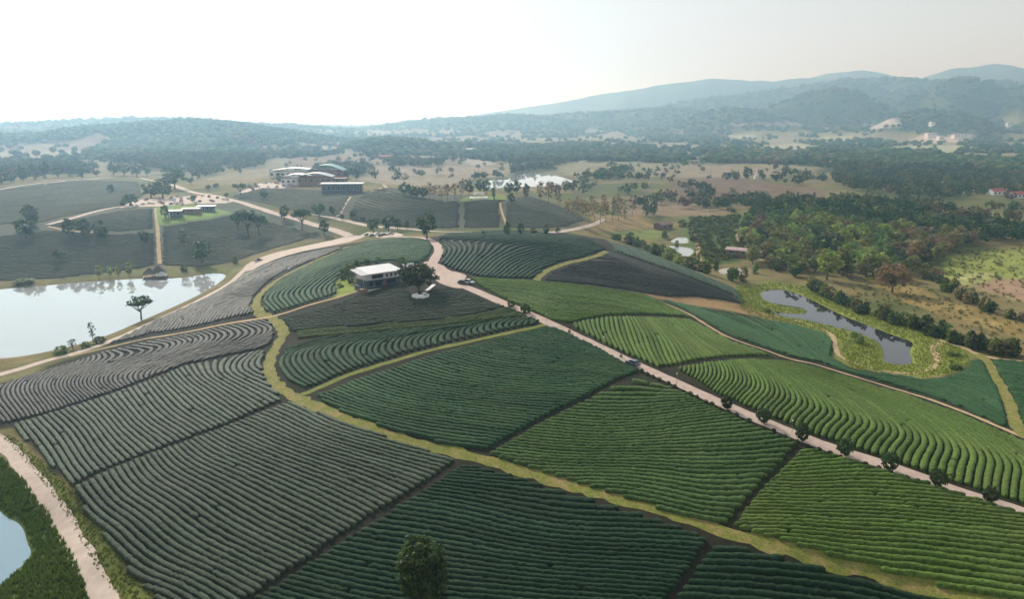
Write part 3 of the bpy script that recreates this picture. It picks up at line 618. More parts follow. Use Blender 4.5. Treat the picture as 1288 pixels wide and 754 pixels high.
ribbon('dirt_path', [(60,285),(90,291),(130,293)], 2.2, 'path', step=3, lift=.12)
ribbon('dirt_path', [(628,253),(630,262),(634,275),(638,285)], 1.8, 'path', step=3, lift=.1)
ribbon('stair_path', [(440,248),(433,258),(425,272)], 3.2, 'dirt_road', step=3, lift=.12)
ribbon('dirt_path', [(924,290),(926,300),(932,312),(945,322),(960,328)], 3, 'path', step=3, lift=.12)
ribbon('dirt_path', [(880,330),(876,300),(868,285)], 3, 'path', step=3, lift=.12)
ribbon('dirt_path', [(478,237),(490,242),(482,232)], 3, 'path', step=3, lift=.15)
patch('lawn', [(196,264),(202,259),(255,258),(268,262),(292,268),(262,274),(215,282),(199,283)], 'lawn', 4, .12, 0)
patch('lawn', [(576,254),(596,246.5),(632,247),(638,251.5),(600,253.5)], 'lawn', 5, .15, 0)
patch('car_park', [(150,262),(170,252),(220,248),(262,246),(300,252),(285,256),(240,257),(200,260)], 'dirt_road', 5, .18, 0)
patch('car_park', [(300,243),(325,231),(352,229),(372,234),(345,240),(320,243)], 'dirt_road', 5, .18, 0)
patch('car_park', [(452,297),(462,292),(500,293),(508,297),(480,300)], 'dirt_road', 3, LIFT+.06, 0)

# ------------------------------------------------------------------ tea rows
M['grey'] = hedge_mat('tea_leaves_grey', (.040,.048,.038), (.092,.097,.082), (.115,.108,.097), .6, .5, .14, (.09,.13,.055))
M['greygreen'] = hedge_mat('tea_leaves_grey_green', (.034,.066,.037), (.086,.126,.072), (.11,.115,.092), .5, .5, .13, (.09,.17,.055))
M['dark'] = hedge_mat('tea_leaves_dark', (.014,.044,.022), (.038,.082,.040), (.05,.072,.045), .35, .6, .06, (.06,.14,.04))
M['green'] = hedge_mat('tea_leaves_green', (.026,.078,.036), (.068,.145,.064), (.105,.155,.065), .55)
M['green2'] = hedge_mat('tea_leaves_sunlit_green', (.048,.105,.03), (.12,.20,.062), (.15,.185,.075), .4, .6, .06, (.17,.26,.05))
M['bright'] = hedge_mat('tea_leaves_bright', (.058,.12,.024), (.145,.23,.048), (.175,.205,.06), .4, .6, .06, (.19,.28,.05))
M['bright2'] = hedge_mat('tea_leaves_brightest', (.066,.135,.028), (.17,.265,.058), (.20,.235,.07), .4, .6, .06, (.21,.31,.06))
M['slate'] = hedge_mat('tea_leaves_slate', (.035,.042,.038), (.065,.07,.062), (.08,.075,.07), .5)
M['slategreen'] = hedge_mat('tea_leaves_slate_green', (.028,.06,.042), (.06,.105,.068), (.08,.09,.07), .4)
M['bluegreen'] = hedge_mat('tea_leaves_blue_green', (.028,.088,.038), (.064,.15,.058), (.088,.14,.06), .4)
M['loft'] = hedge_mat('tea_leaves_hairpin', (.02,.058,.026), (.052,.108,.048), (.07,.09,.05), .4)
M['brownish'] = hedge_mat('tea_leaves_brownish', (.034,.055,.034), (.074,.098,.06), (.085,.085,.065), .6)
M['limey'] = hedge_mat('tea_leaves_lime', (.045,.08,.025), (.10,.14,.04), (.12,.13,.05), .4, .6, .06, (.24,.27,.05))
M['olive'] = hedge_mat('tea_leaves_olive', (.08,.092,.066), (.13,.14,.10), (.15,.145,.115), .6, .8, .03, (.13,.15,.09))

def fit_phi(P, guides):
    pts, nrm = [], []
    for g in guides:
        w = ground(g)[:, :2]; c = spline(w, 3.0); t = np.gradient(c, axis=0); t /= np.linalg.norm(t, axis=1)[:, None]+1e-9
        pts.append(c); nrm.append(np.stack([-t[:, 1], t[:, 0]], 1))
    pts = np.concatenate(pts); nrm = np.concatenate(nrm)
    lo, hi = P.min(0), P.max(0); sc = max(hi-lo); ctr = (lo+hi)/2
    K = 7; h = (hi-lo)/(K-1) + 1e-6; gx, gy = np.meshgrid(np.linspace(lo[0], hi[0], K), np.linspace(lo[1], hi[1], K))
    c = np.stack([gx.ravel(), gy.ravel()], 1); sg = 1.25*max(h)
    def grad(q):
        d = q[:, None]-c[None]; e = np.exp(-(d**2).sum(2)/(2*sg*sg))
        gX = np.c_[np.ones(len(q)), np.zeros(len(q)), -d[:, :, 0]/sg*e]; gY = np.c_[np.zeros(len(q)), np.ones(len(q)), -d[:, :, 1]/sg*e]
        return gX, gY
    rowsA, rowsB = [], []
    gX, gY = grad(pts); T = np.stack([nrm[:, 1], -nrm[:, 0]], 1)
    rowsA += [2.5*(gX*T[:, :1]+gY*T[:, 1:]), .6*(gX*nrm[:, :1]+gY*nrm[:, 1:])]; rowsB += [np.zeros(len(pts)), .6*np.ones(len(pts))]
    qx, qy = np.meshgrid(np.linspace(lo[0], hi[0], 14), np.linspace(lo[1], hi[1], 14)); q = np.stack([qx.ravel(), qy.ravel()], 1)
    d = np.sqrt(((q[:, None]-pts[None])**2).sum(2))+2; w = d**-3; nn = (w[:, :, None]*nrm[None]).sum(1); nn /= np.linalg.norm(nn, axis=1)[:, None]+1e-9
    gX, gY = grad(q); T = np.stack([nn[:, 1], -nn[:, 0]], 1)
    rowsA += [.7*(gX*T[:, :1]+gY*T[:, 1:]), .45*(gX*nn[:, :1]+gY*nn[:, 1:])]; rowsB += [np.zeros(len(q)), .45*np.ones(len(q))]
    nb = c.shape[0]; rowsA.append(np.c_[np.zeros((nb, 2)), np.eye(nb)*.05]); rowsB.append(np.zeros(nb))
    w = np.linalg.lstsq(np.concatenate(rowsA), np.concatenate(rowsB), rcond=None)[0]
    def phi(x, y):
        q = np.stack([x.ravel(), y.ravel()], 1); e = np.exp(-((q[:, None]-c[None])**2).sum(2)/(2*sg*sg))
        return (q @ w[:2] + sg*(e @ w[2:])).reshape(x.shape)
    return phi
def contour_rows(P, guides, sp, margin, cell):
    phi = fit_phi(P, guides); lo, hi = P.min(0)-1, P.max(0)+1
    gx = np.arange(lo[0], hi[0], cell); gy = np.arange(lo[1], hi[1], cell); X, Y = np.meshgrid(gx, gy)
    Fv = phi(X, Y)/sp + 1e-7; ny, nx = Fv.shape
    GyF, GxF = np.gradient(Fv, cell); gm = np.hypot(GxF, GyF)
    def cross(a, b):
        lv = np.ceil(np.minimum(a, b)); return np.where(lv <= np.maximum(a, b), lv, np.nan), (lv-a)/(b-a+1e-12)
    hl, ht = cross(Fv[:, :-1], Fv[:, 1:]); vl, vt = cross(Fv[:-1], Fv[1:])
    hx = X[:, :-1]+ht*cell; hy = Y[:, :-1]; vx = X[:-1]; vy = Y[:-1]+vt*cell
    hin = (polydist(hx, hy, P) < -margin) & ~np.isnan(hl); vin = (polydist(vx, vy, P) < -margin) & ~np.isnan(vl)
    nh = ny*(nx-1); adj = {}
    hin_c = hin[:-1].astype(int)+hin[1:]+vin[:, :-1]+vin[:, 1:]
    for j, i in np.argwhere(hin_c >= 2):
        e = []
        for (ok, lv, idn) in ((hin[j, i], hl[j, i], j*(nx-1)+i), (hin[j+1, i], hl[j+1, i], (j+1)*(nx-1)+i), (vin[j, i], vl[j, i], nh+j*nx+i), (vin[j, i+1], vl[j, i+1], nh+j*nx+i+1)):
            if ok: e.append((lv, idn))
        e.sort()
        for (l1, a1), (l2, a2) in zip(e[::1], e[1::1]):
            if l1 == l2 and len(adj.get(a1, ())) < 2 and len(adj.get(a2, ())) < 2: adj.setdefault(a1, []).append(a2); adj.setdefault(a2, []).append(a1)
    def pos(a):
        if a < nh: j, i = divmod(a, nx-1); return hx[j, i], hy[j, i], gm[j, i]
        j, i = divmod(a-nh, nx); return vx[j, i], vy[j, i], gm[j, i]
    seen = set(); chains = []
    for start in sorted(adj, key=lambda k: len(adj[k])):
        if start in seen: continue
        ch = [start]; seen.add(start); cur = start
        while True:
            nx_ = [q for q in adj[cur] if q not in seen]
            if not nx_: break
            cur = nx_[0]; seen.add(cur); ch.append(cur)
        if len(ch) > 2: chains.append(np.array([pos(a) for a in ch]))
    return chains
def loft_rows(P, guides, sp, margin):
    """rows blended between neighbouring guide curves"""
    G = []
    for g in guides:
        c = spline(ground(g)[:, :2], .8); d = np.r_[0, np.cumsum(np.linalg.norm(np.diff(c, axis=0), axis=1))]; s = np.linspace(0, d[-1], 70)
        G.append(np.stack([np.interp(s, d, c[:, 0]), np.interp(s, d, c[:, 1])], 1))
    rows = []
    for a, b in zip(G[:-1], G[1:]):
        k = max(1, int(round(np.linalg.norm(b-a, axis=1)[25:55].mean()/sp)))
        rows += [a+(b-a)*q/k for q in range(k)]
    rows.append(G[-1]); out = []
    for i, r in enumerate(rows):
        o = rows[i+1] if i+1 < len(rows) else rows[i-1]; t = np.gradient(r, axis=0); t /= np.linalg.norm(t, axis=1)[:, None]+1e-9
        d = o-r; gap = np.abs(d[:, 0]*-t[:, 1]+d[:, 1]*t[:, 0]); ok = (polydist(r[:, 0], r[:, 1], P) < -margin) & (gap > .5)
        st = None
        for j in range(len(r)+1):
            if j < len(r) and ok[j]: st = j if st is None else st
            elif st is not None:
                if j-st > 3: out.append(np.c_[r[st:j], 1/np.maximum(gap[st:j], .3)])
                st = None
    return out
def hedge_geo(path, wid, hgt_, seg, rs):
    """one clipped hedge: rounded lumpy section swept along the row; world coordinates"""
    d = np.r_[0, np.cumsum(np.linalg.norm(np.diff(path, axis=0), axis=1))]; L = d[-1]; m = max(3, int(L/seg)+1)
    s = np.linspace(0, L, m); c = np.stack([np.interp(s, d, path[:, 0]), np.interp(s, d, path[:, 1])], 1); w = np.interp(s, d, wid)
    if m > 6:
        for _ in range(2): c[1:-1] = .25*c[:-2]+.5*c[1:-1]+.25*c[2:]
    t = np.gradient(c, axis=0); t /= np.linalg.norm(t, axis=1)[:, None]+1e-9; nn = np.stack([-t[:, 1], t[:, 0]], 1)
    prof = [(-.46, 0), (-.5, .5), (-.36, .88), (0, 1.0), (.36, .88), (.5, .5), (.46, 0)]
    k = len(prof); hv = hgt_*(1+.30*(rs.random(m)-.5)+.20*(vnoise(s/3.1, s*0+rs.random()*99, 5)-.5)); wv = w*(1+.30*(rs.random(m)-.5)+.18*(vnoise(s/2.3, s*0+rs.random()*99, 6)-.5))
    endf = np.ones(m); endf[0] = endf[-1] = .45; hv = hv*(.55+.45*endf); wv = wv*endf
    if m > 8:     # thin or missing bushes here and there
        for _ in range(rs.poisson(L/45)):
            q = rs.integers(1, m-1); hv[q] *= .72; wv[q] *= .75
    z0 = hgt(c[:, 0], c[:, 1]); V = np.empty((m, k, 3))
    for q, (a, b) in enumerate(prof):
        jit = 1+.10*(rs.random(m)-.5); off = a*wv*jit + .06*(rs.random(m)-.5)
        V[:, q, 0] = c[:, 0]+nn[:, 0]*off; V[:, q, 1] = c[:, 1]+nn[:, 1]*off; V[:, q, 2] = z0 - (.25 if b == 0 else 0) + b*hv*(1+.10*(rs.random(m)-.5))
    i, j = np.meshgrid(np.arange(m-1), np.arange(k-1), indexing='ij')
    F = np.stack([i*k+j, (i+1)*k+j, (i+1)*k+j+1, i*k+j+1], 2).reshape(-1, 4)
    caps = np.array([[0, 1, 5, 6], [1, 2, 4, 5], [2, 3, 4, 4]][:2]); e = (m-1)*k
    F = np.concatenate([F, caps, (caps+e)[:, ::-1]]); return V.reshape(-1, 3), F
rs = np.random.default_rng(3); nrows = 0
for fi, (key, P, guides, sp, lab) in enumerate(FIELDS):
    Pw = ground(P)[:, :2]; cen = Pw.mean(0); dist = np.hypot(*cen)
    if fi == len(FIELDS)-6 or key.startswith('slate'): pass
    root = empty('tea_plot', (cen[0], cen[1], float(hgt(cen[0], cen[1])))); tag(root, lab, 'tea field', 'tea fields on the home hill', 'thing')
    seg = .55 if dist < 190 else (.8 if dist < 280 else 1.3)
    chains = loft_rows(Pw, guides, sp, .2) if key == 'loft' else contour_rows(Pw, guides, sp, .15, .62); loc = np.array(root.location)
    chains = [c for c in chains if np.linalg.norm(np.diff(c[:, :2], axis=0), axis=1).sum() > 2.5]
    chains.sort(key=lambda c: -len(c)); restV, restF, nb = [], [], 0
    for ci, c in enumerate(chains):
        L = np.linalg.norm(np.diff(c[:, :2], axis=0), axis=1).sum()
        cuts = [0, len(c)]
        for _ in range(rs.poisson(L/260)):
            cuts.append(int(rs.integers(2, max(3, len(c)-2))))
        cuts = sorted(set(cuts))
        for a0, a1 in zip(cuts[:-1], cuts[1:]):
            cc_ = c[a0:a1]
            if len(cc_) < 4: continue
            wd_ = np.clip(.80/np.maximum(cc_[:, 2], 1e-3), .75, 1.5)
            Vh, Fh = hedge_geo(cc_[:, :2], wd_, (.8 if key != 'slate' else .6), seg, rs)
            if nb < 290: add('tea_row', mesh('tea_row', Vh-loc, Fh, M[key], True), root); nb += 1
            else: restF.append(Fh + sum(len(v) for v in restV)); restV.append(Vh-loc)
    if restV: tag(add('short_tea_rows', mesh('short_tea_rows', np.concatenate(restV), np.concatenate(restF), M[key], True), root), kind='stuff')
    nrows += nb
for key, P, guides, lab in FARFIELDS:
    Pw = ground(P)[:, :2]; cen = Pw.mean(0)
    root = empty('tea_plot', (cen[0], cen[1], float(hgt(cen[0], cen[1])))); tag(root, lab, 'tea field', 'tea fields on the hills across the valley', 'thing')
    chains = contour_rows(Pw, guides, 2.4, 1.0, 1.6); loc = np.array(root.location); Vs, Fs, nv = [], [], 0
    for c in chains:
        if len(c) < 5: continue
        Vh, Fh = hedge_geo(c[:, :2], np.clip(.8/np.maximum(c[:, 2], 1e-3), 1, 2.2), .65, 3.0, rs)
        Vs.append(Vh-loc); Fs.append(Fh+nv); nv += len(Vh)
    if Vs: tag(add('tea_rows', mesh('tea_rows', np.concatenate(Vs), np.concatenate(Fs), M[key], True), root), kind='stuff')
print('tea rows', nrows)
# ------------------------------------------------------------------ trees and shrubs
BARK = solid('bark', (.12, .09, .065), .9, var=.3, scale=3, spec=.1)
PALE_BARK = solid('pale_bark', (.28, .25, .21), .9, var=.25, scale=3, spec=.1)
LEAF = {'dark': leaf_mat('leaves_dark', (.06, .10, .036), .4), 'mid': leaf_mat('leaves_mid', (.12, .185, .046), .45), 'light': leaf_mat('leaves_light', (.25, .31, .065), .5),
        'brown': leaf_mat('leaves_brown', (.23, .165, .09), .4), 'olive': leaf_mat('leaves_olive', (.19, .20, .065), .45), 'fore': leaf_mat('leaves_fore', (.048, .08, .02), .3), 'lime': leaf_mat('leaves_lime', (.22, .28, .05), .5)}
def cards(rs, cen, rad, ncl, ncard, size, squash=1.0, hollow=.55, clr=.30, tintvar=.35, shape=None):
    """leaf clumps through an ellipsoid: returns verts, quads, tint"""
    V, T = [], []
    cen = np.array(cen); rad = np.array(rad)
    d = rs.normal(size=(ncl, 3)); d /= np.linalg.norm(d, axis=1)[:, None]
    rr = hollow + (1-hollow)*rs.random(ncl)**.6
    lump = .78+.34*vnoise(d[:, 0]*1.6+9+rs.random()*9, d[:, 1]*1.6+d[:, 2]*1.3+5, 77)
    pos = cen + d*rad*(rr*lump)[:, None]
    if shape == 'dome': pos[:, 2] = np.maximum(pos[:, 2], cen[2]-rad[2]*.35+rs.random(ncl)*.2*rad[2])
    for p in pos:
        n_ = int(ncard*(.7+.6*rs.random())); cr = clr*rad.mean()*(.7+.6*rs.random())
        q = rs.normal(size=(n_, 3)); q /= np.linalg.norm(q, axis=1)[:, None]
        c = p + q*cr*np.array([1, 1, .75])*(.5+.5*rs.random((n_, 1)))
        nn = q + .55*rs.normal(size=(n_, 3)); nn[:, 2] += .35; nn /= np.linalg.norm(nn, axis=1)[:, None]
        a = np.cross(nn, rs.normal(size=(n_, 3))); a /= np.linalg.norm(a, axis=1)[:, None]+1e-9; b = np.cross(nn, a)
        s = size*(.6+.8*rs.random((n_, 1)))
        quad = np.stack([c-a*s*.5, c+b*s*.38, c+a*s*.5, c-b*s*.38], 1); V.append(quad.reshape(-1, 3))
        base = 1+tintvar*(rs.random()-.5)*2; hue = (rs.random(3)-.5)*.25*np.array([1.4, .5, .8])
        tt = np.clip(base*(1+hue)[None]*(1+.25*(rs.random((n_, 1))-.5)), .3, 2); T.append(np.repeat(tt, 4, 0))
    V = np.concatenate(V); T = np.concatenate(T); return V, np.arange(len(V)).reshape(-1, 4), T
def trunk_geo(rs, h, r0, limbs, reach, top):
    mb = MB(); bend = rs.normal(size=2)*.04*h
    mb.tube([(0, 0, -.4), (0, 0, h*.12), (bend[0]*.5, bend[1]*.5, h*.55), (bend[0], bend[1], h)], [r0*1.35, r0, r0*.8, r0*.55], 7)
    for k in range(limbs):
        a = 2*math.pi*(k+rs.random()*.6)/limbs; L = reach*(.7+.5*rs.random()); z0 = h*(.6+.35*rs.random())
        mb.tube([(bend[0]*.8, bend[1]*.8, z0), (L*.5*math.cos(a), L*.5*math.sin(a), z0+(top-z0)*.45), (L*math.cos(a), L*math.sin(a), z0+(top-z0)*.85)], [r0*.5, r0*.33, r0*.12], 5)
    return mb
TPL = {}
def template(kind, var):
    """unit tree, 10 m high: (trunk mesh, crown V, F, tint)"""
    if (kind, var) in TPL: return TPL[kind, var]
    rs = np.random.default_rng(hash((len(kind), ord(kind[0]), ord(kind[-1]), var)) % 99991)
    if kind == 'round': c = cards(rs, (0, 0, 6.1), (3.7, 3.7, 3.7), 46, 13, .95); t = trunk_geo(rs, 4.5, .32, 5, 2.6, 7)
    elif kind == 'oval': c = cards(rs, (0, 0, 5.3), (3.3, 3.3, 4.5), 52, 14, .9, clr=.27, hollow=.65); t = trunk_geo(rs, 3.6, .3, 4, 2, 7)
    elif kind == 'spread': c = cards(rs, (0, 0, 7.7), (5.0, 5.0, 2.1), 42, 13, .9, clr=.30, shape='dome', hollow=.3); t = trunk_geo(rs, 5, .34, 7, 4.3, 8.2)
    elif kind == 'slender': c = cards(rs, (0, 0, 6.0), (1.9, 1.9, 4.2), 30, 12, .85, clr=.30); t = trunk_geo(rs, 6, .17, 4, 1.3, 8)
    elif kind == 'bare': c = cards(rs, (0, 0, 6.2), (2.3, 2.3, 3.6), 26, 9, .7, clr=.32); t = trunk_geo(rs, 6.5, .2, 6, 1.8, 8.6)
    elif kind == 'shrub': c = cards(rs, (0, 0, 4.6), (4.6, 4.6, 5.0), 40, 13, 1.5, clr=.30, hollow=.6); t = trunk_geo(rs, 3, .4, 4, 2, 6)
    elif kind == 'topiary': c = cards(rs, (0, 0, 5.4), (4.4, 4.4, 4.5), 110, 14, 1.0, clr=.2, hollow=.8, tintvar=.2); t = trunk_geo(rs, 4, .35, 4, 2, 6)
    elif kind == 'ball': c = cards(rs, (0, 0, 4.2), (5.2, 5.2, 5.0), 60, 12, 1.6, clr=.22, hollow=.8, tintvar=.2); t = trunk_geo(rs, 2, .4, 3, 2, 5)
    elif kind == 'wide': c = cards(rs, (0, 0, 6.0), (6.2, 6.2, 3.9), 120, 22, .75, clr=.22, hollow=.35); t = trunk_geo(rs, 3.6, .4, 8, 5, 7.5)
    elif kind == 'leafy': c = cards(rs, (0, 0, 5.3), (4.1, 4.1, 4.9), 230, 48, .42, clr=.2, hollow=.4, tintvar=.5); t = trunk_geo(rs, 5, .26, 8, 3.3, 8)
    TPL[kind, var] = (t, c); return TPL[kind, var]
MESHES = {}
def tree_meshes(kind, var, leaf, pale):
    k = (kind, var, leaf, pale)
    if k not in MESHES:
        t, c = template(kind, var)
        MESHES[k] = (t.me('trunk', PALE_BARK if pale else BARK, True), mesh('crown', c[0], c[1], LEAF[leaf], False, c[2]))
    return MESHES[k]
trs = np.random.default_rng(21)
def plant(name, x, y, h, w, kind, leaf, label, cat='tree', group=None, pale=False, var=None, sink=.1, parts=True):
    """one tree of height h and crown width w metres"""
    var = int(trs.integers(0, 3)) if var is None else var
    tm, cm = tree_meshes(kind, var, leaf, pale)
    label = label.replace('{form}', {'round': 'round crowned', 'oval': 'oval', 'spread': 'umbrella crowned', 'slender': 'slender', 'bare': 'sparse', 'shrub': 'bushy'}.get(str(kind), '')).replace('{stature}', 'tall' if h > 14 else 'middling' if h > 9 else 'small')
    label = label.replace('{leaf}', {'dark': 'dark green', 'mid': 'mid green', 'light': 'pale yellow green', 'brown': 'russet brown', 'olive': 'olive', 'lime': 'lime green', 'fore': 'green'}[str(leaf)]).replace('{size}', 'tall' if h > 5.2 else 'low')
    root = empty(name, (x, y, float(hgt(x, y))-sink), float(trs.random()*6.28)); tag(root, label, cat, group)
    base_w = {'round': 8.6, 'oval': 7.6, 'spread': 11, 'slender': 4.8, 'bare': 5.6, 'shrub': 10.5, 'topiary': 9.6, 'ball': 11.5, 'wide': 14, 'leafy': 9.4}[kind]
    root.scale = (w/base_w, w/base_w, h/10)
    add('trunk', tm, root); add('crown', cm, root); return root
def plant_px(name, px, py, hpx, wpx, kind, leaf, label, cat='tree', group=None, **k):
    g = ground([(px, py)])[0]; sl_ = math.sqrt(g[0]**2+g[1]**2+(CAMZ-g[2])**2)
    dep = math.acos(min(1, math.hypot(g[0], g[1])/sl_))
    return plant(name, g[0], g[1], hpx*sl_/FPX/max(.5, math.cos(dep)), wpx*sl_/FPX, kind, leaf, label, cat, group, **k)

plant_px('tree', 533, 758, 68, 70, 'leafy', 'fore', 'leafy tree with sunlit yellow green top standing alone among dark tea rows', var=0)
plant_px('tree', 527, 367, 37, 55, 'wide', 'dark', 'broad dark shade tree beside the white roofed house', var=0)
plant_px('tree', 537, 301, 34, 29, 'round', 'dark', 'tall dark tree at the top bend of the concrete road', var=1)
for ix, (px, py, h, w) in enumerate([(914,515,18,15),(960,533,18,17),(1008,556,22,17),(1062,574,21,19),(1119,593,21,19),(1179,613,20,19),(1245,633,17,16)]):
    plant_px('topiary_tree', px, py, h, w, 'topiary', 'dark', 'rounded dark clipped tree beside the concrete road, %s down from the grey car' % ['first', 'second', 'third', 'fourth', 'fifth', 'sixth', 'seventh'][ix], 'tree', 'clipped trees along the concrete road')
plant_px('shrub', 643, 386, 9, 10, 'ball', 'mid', 'small round green shrub on the edge of the concrete road below the fork', 'shrub')
plant_px('shrub', 661, 394, 13, 14, 'ball', 'dark', 'larger dark round shrub on the edge of the concrete road below the fork', 'shrub')
for px, py in [(716,419),(781,450)]:
    plant_px('shrub', px, py, 5, 4, 'ball', 'brown', 'tiny reddish brown shrub at the edge of the concrete road', 'shrub', 'tiny reddish shrubs by the concrete road')
# small clipped shrubs between the road and the tea rows
rw = spline(ground([p[:2] for p in ROAD])[:, :2], 1.0); tt = np.gradient(rw, axis=0); tt /= np.linalg.norm(tt, axis=1)[:, None]
dd = np.r_[0, np.cumsum(np.linalg.norm(np.diff(rw, axis=0), axis=1))]; i0 = np.argmin(np.abs(rw-ground([(800,459)])[0, :2]).sum(1)); s = dd[i0]
while s < dd[-1]-12:
    i = np.searchsorted(dd, s); p = rw[i] + np.array([tt[i, 1], -tt[i, 0]])*(2.75+.25*trs.random())
    sz = .75+.45*trs.random(); plant('shrub', p[0], p[1], sz, sz*1.15, 'ball', 'dark', 'low round clipped shrub lining the concrete road between the bigger clipped trees', 'shrub', 'low shrubs lining the concrete road')
    s += 1.9+1.3*trs.random()
for px, py, h, w in [(431,352,13,12),(437,345,13,12),(441,356,12,9),(449,338,11,10),(461,333,8,10),(475,331,8,9),(505,334,12,11),(428,362,6,9)]: plant_px('bush', px, py, h, w, 'shrub', 'mid', '{size} {leaf} bush hugging the back and side of the white roofed house', 'bush', 'bushes round the white roofed house')
# lake shore
plant_px('tree', 178, 403, 27, 34, 'spread', 'dark', 'flat crowned tree leaning over the lake beside the lake road', var=1)
for px, py, h, w in [(117,431,24,9),(92,440,12,12)]: plant_px('tree', px, py, h, w, 'bare', 'dark', 'thin sparse sapling on the bank between lake and road', 'tree', 'saplings on the lake bank')
for px, py, h, w in [(76,446,10,17),(126,432,8,14),(108,438,7,12)]: plant_px('shrub', px, py, h, w, 'shrub', 'mid', 'low bush on the bank between lake and road', 'shrub', 'bushes on the lake bank')
for px, py, h, w in [(125,350,15,9),(139,349,13,7),(149,349,12,7),(163,348,17,9)]: plant_px('tree', px, py, h, w, 'slender', 'light', 'slender pale green young tree on the far lake shore', 'tree', 'young trees on the far lake shore', pale=True)
for px, py, h, w in [(232,341,8,9),(30,357,6,22),(296,331,9,8)]: plant_px('shrub', px, py, h, w, 'shrub', 'mid', 'bush on the far lake shore', 'shrub', 'bushes on the far lake shore')
# hill across the lake
for px, py, h, w in [(88,298,20,17),(106,298,21,17),(127,299,20,18)]: plant_px('tree', px, py, h, w, 'oval', 'dark', 'egg shaped dark tree in a row of three on the tea hill', 'tree', 'three egg shaped trees')
plant_px('tree', 33, 301, 23, 23, 'round', 'dark', 'large dark round tree at the path corner, nearer of two'); plant_px('tree', 40, 284, 22, 20, 'round', 'dark', 'large dark round tree at the path corner, farther of two')
for px, py, h, w, k in [(182,308,17,13,'round'),(74,328,12,14,'round'),(73,341,4,6,'shrub'),(232,312,22,19,'bare'),(255,332,27,27,'round')]:
    plant_px('tree', px, py, h, w, k, 'dark', 'lone {stature} {form} tree growing among the tea rows on the slope above the lake', 'tree', 'lone trees above the lake')
for px, py, h, w in [(313,300,34,32),(300,292,22,22),(326,296,24,24),(380,290,26,28)]: plant_px('tree', px, py, h, w, 'spread', 'dark', 'spreading umbrella crowned tree beside the valley road', 'tree', 'umbrella trees by the valley road')
for px, py, h, w in [(358,277,18,15),(408,297,20,15),(332,251,12,11),(402,273,16,16),(395,268,10,8),(418,272,12,8),(445,277,14,10),(456,279,7,7),(430,277,8,7),(333,283,9,8),(489,292,22,22),(470,293,20,18),(500,290,16,14),(512,289,12,8),(478,299,5,8)]:
    plant_px('tree', px, py, h, w, 'round', 'dark', '{stature} dark tree along the valley road below the visitor centre', 'tree', 'trees along the valley road')
for px, py, h, w in [(2,231,19,17),(14,229,14,11),(29,227,15,13),(43,226,16,13),(58,224,17,14),(73,223,16,14),(87,222,16,14),(101,221,16,14)]:
    plant_px('tree', px, py, h, w, 'oval', 'dark', 'dark oval tree in the row along the far hilltop road', 'tree', 'row of trees on the far hilltop')
for px, py, h, w in [(122,222,7,8),(143,221,13,14),(156,221,14,16),(172,222,16,14),(185,222,13,12)]: plant_px('tree', px, py, h, w, 'round', 'dark', 'dark tree in the clump at the end of the far hilltop road', 'tree', 'clump on the far hilltop')
for px, py, h, w, k in [(140,243,10,9,'oval'),(190,249,18,24,'round'),(205,250,22,28,'round'),(165,259,15,18,'round'),(220,238,22,26,'round'),(303,247,15,20,'spread'),(155,259,8,7,'oval'),(243,254,8,7,'oval'),(208,274,15,11,'oval'),
                        (240,232,8,8,'round'),(262,240,7,8,'round'),(272,238,7,8,'round'),(285,249,6,6,'round')]:
    plant_px('tree', px, py, h, w, k, 'dark', '{stature} {form} dark tree around the hilltop car park', 'tree', 'trees around the hilltop car park')
for px, py, h, w in [(352,229,12,9),(420,238,10,4),(448,226,14,10),(436,224,8,8),(322,236,6,5),(314,237,5,5)]: plant_px('tree', px, py, h, w, 'oval', 'dark', 'small dark tree beside the visitor centre halls', 'tree', 'trees beside the visitor centre')
# valley road and hill behind the crest
for px, py, h, w in [(638,297,18,11),(655,296,16,11),(671,295,9,8),(687,296,15,9),(702,293,7,8),(608,296,6,5)]: plant_px('tree', px, py, h, w, 'oval', 'dark', 'upright dark tree in the row along the road behind the crest', 'tree', 'trees along the road behind the crest')
plant_px('tree', 643, 257, 14, 12, 'round', 'dark', 'dark round tree on the tea hillside casting a long shadow'); plant_px('tree', 621, 254, 20, 6, 'slender', 'dark', 'narrow dark cypress like tree at the lawn edge')
plant_px('tree', 662, 249, 18, 10, 'oval', 'dark', 'dark tree on the crest near the reservoir')
for px, py in [(715,277),(724,280),(733,279),(741,281),(748,278),(755,281),(762,280),(770,279),(778,277),(786,276),(728,272),(745,272),(760,271),(775,270),(795,273),(702,262),(690,259),(680,256)]:
    plant_px('tree', px, py, 27+4*trs.random(), 14, 'bare', 'brown' if trs.random() < .75 else 'olive', '{stature} {leaf} tree in the grove at the foot of the tea hillside', 'tree', 'russet grove at the tea hillside', pale=True)
for px, py in [(546,252),(555,253),(563,252),(572,251),(540,250),(580,249)]: plant_px('tree', px, py, 19+4*trs.random(), 13, 'bare', 'brown', 'russet tree behind the pavilion lawn', 'tree', 'russet trees behind the lawn', pale=True)
for px, py in [(508,247),(516,249),(524,250),(532,251),(590,246),(612,245),(640,246),(650,245),(604,243)]: plant_px('tree', px, py, 15+5*trs.random(), 14, 'round', 'dark', '{stature} dark tree in the belt behind the tea hillside crest', 'tree', 'dark trees behind the crest')
for px, py, h, w in [(812,272,17,11),(822,270,17,12)]: plant_px('tree', px, py, h, w, 'oval', 'dark', 'dark tree of a pair on the brown field by the red roofed shed', 'tree', 'pair on the brown field')
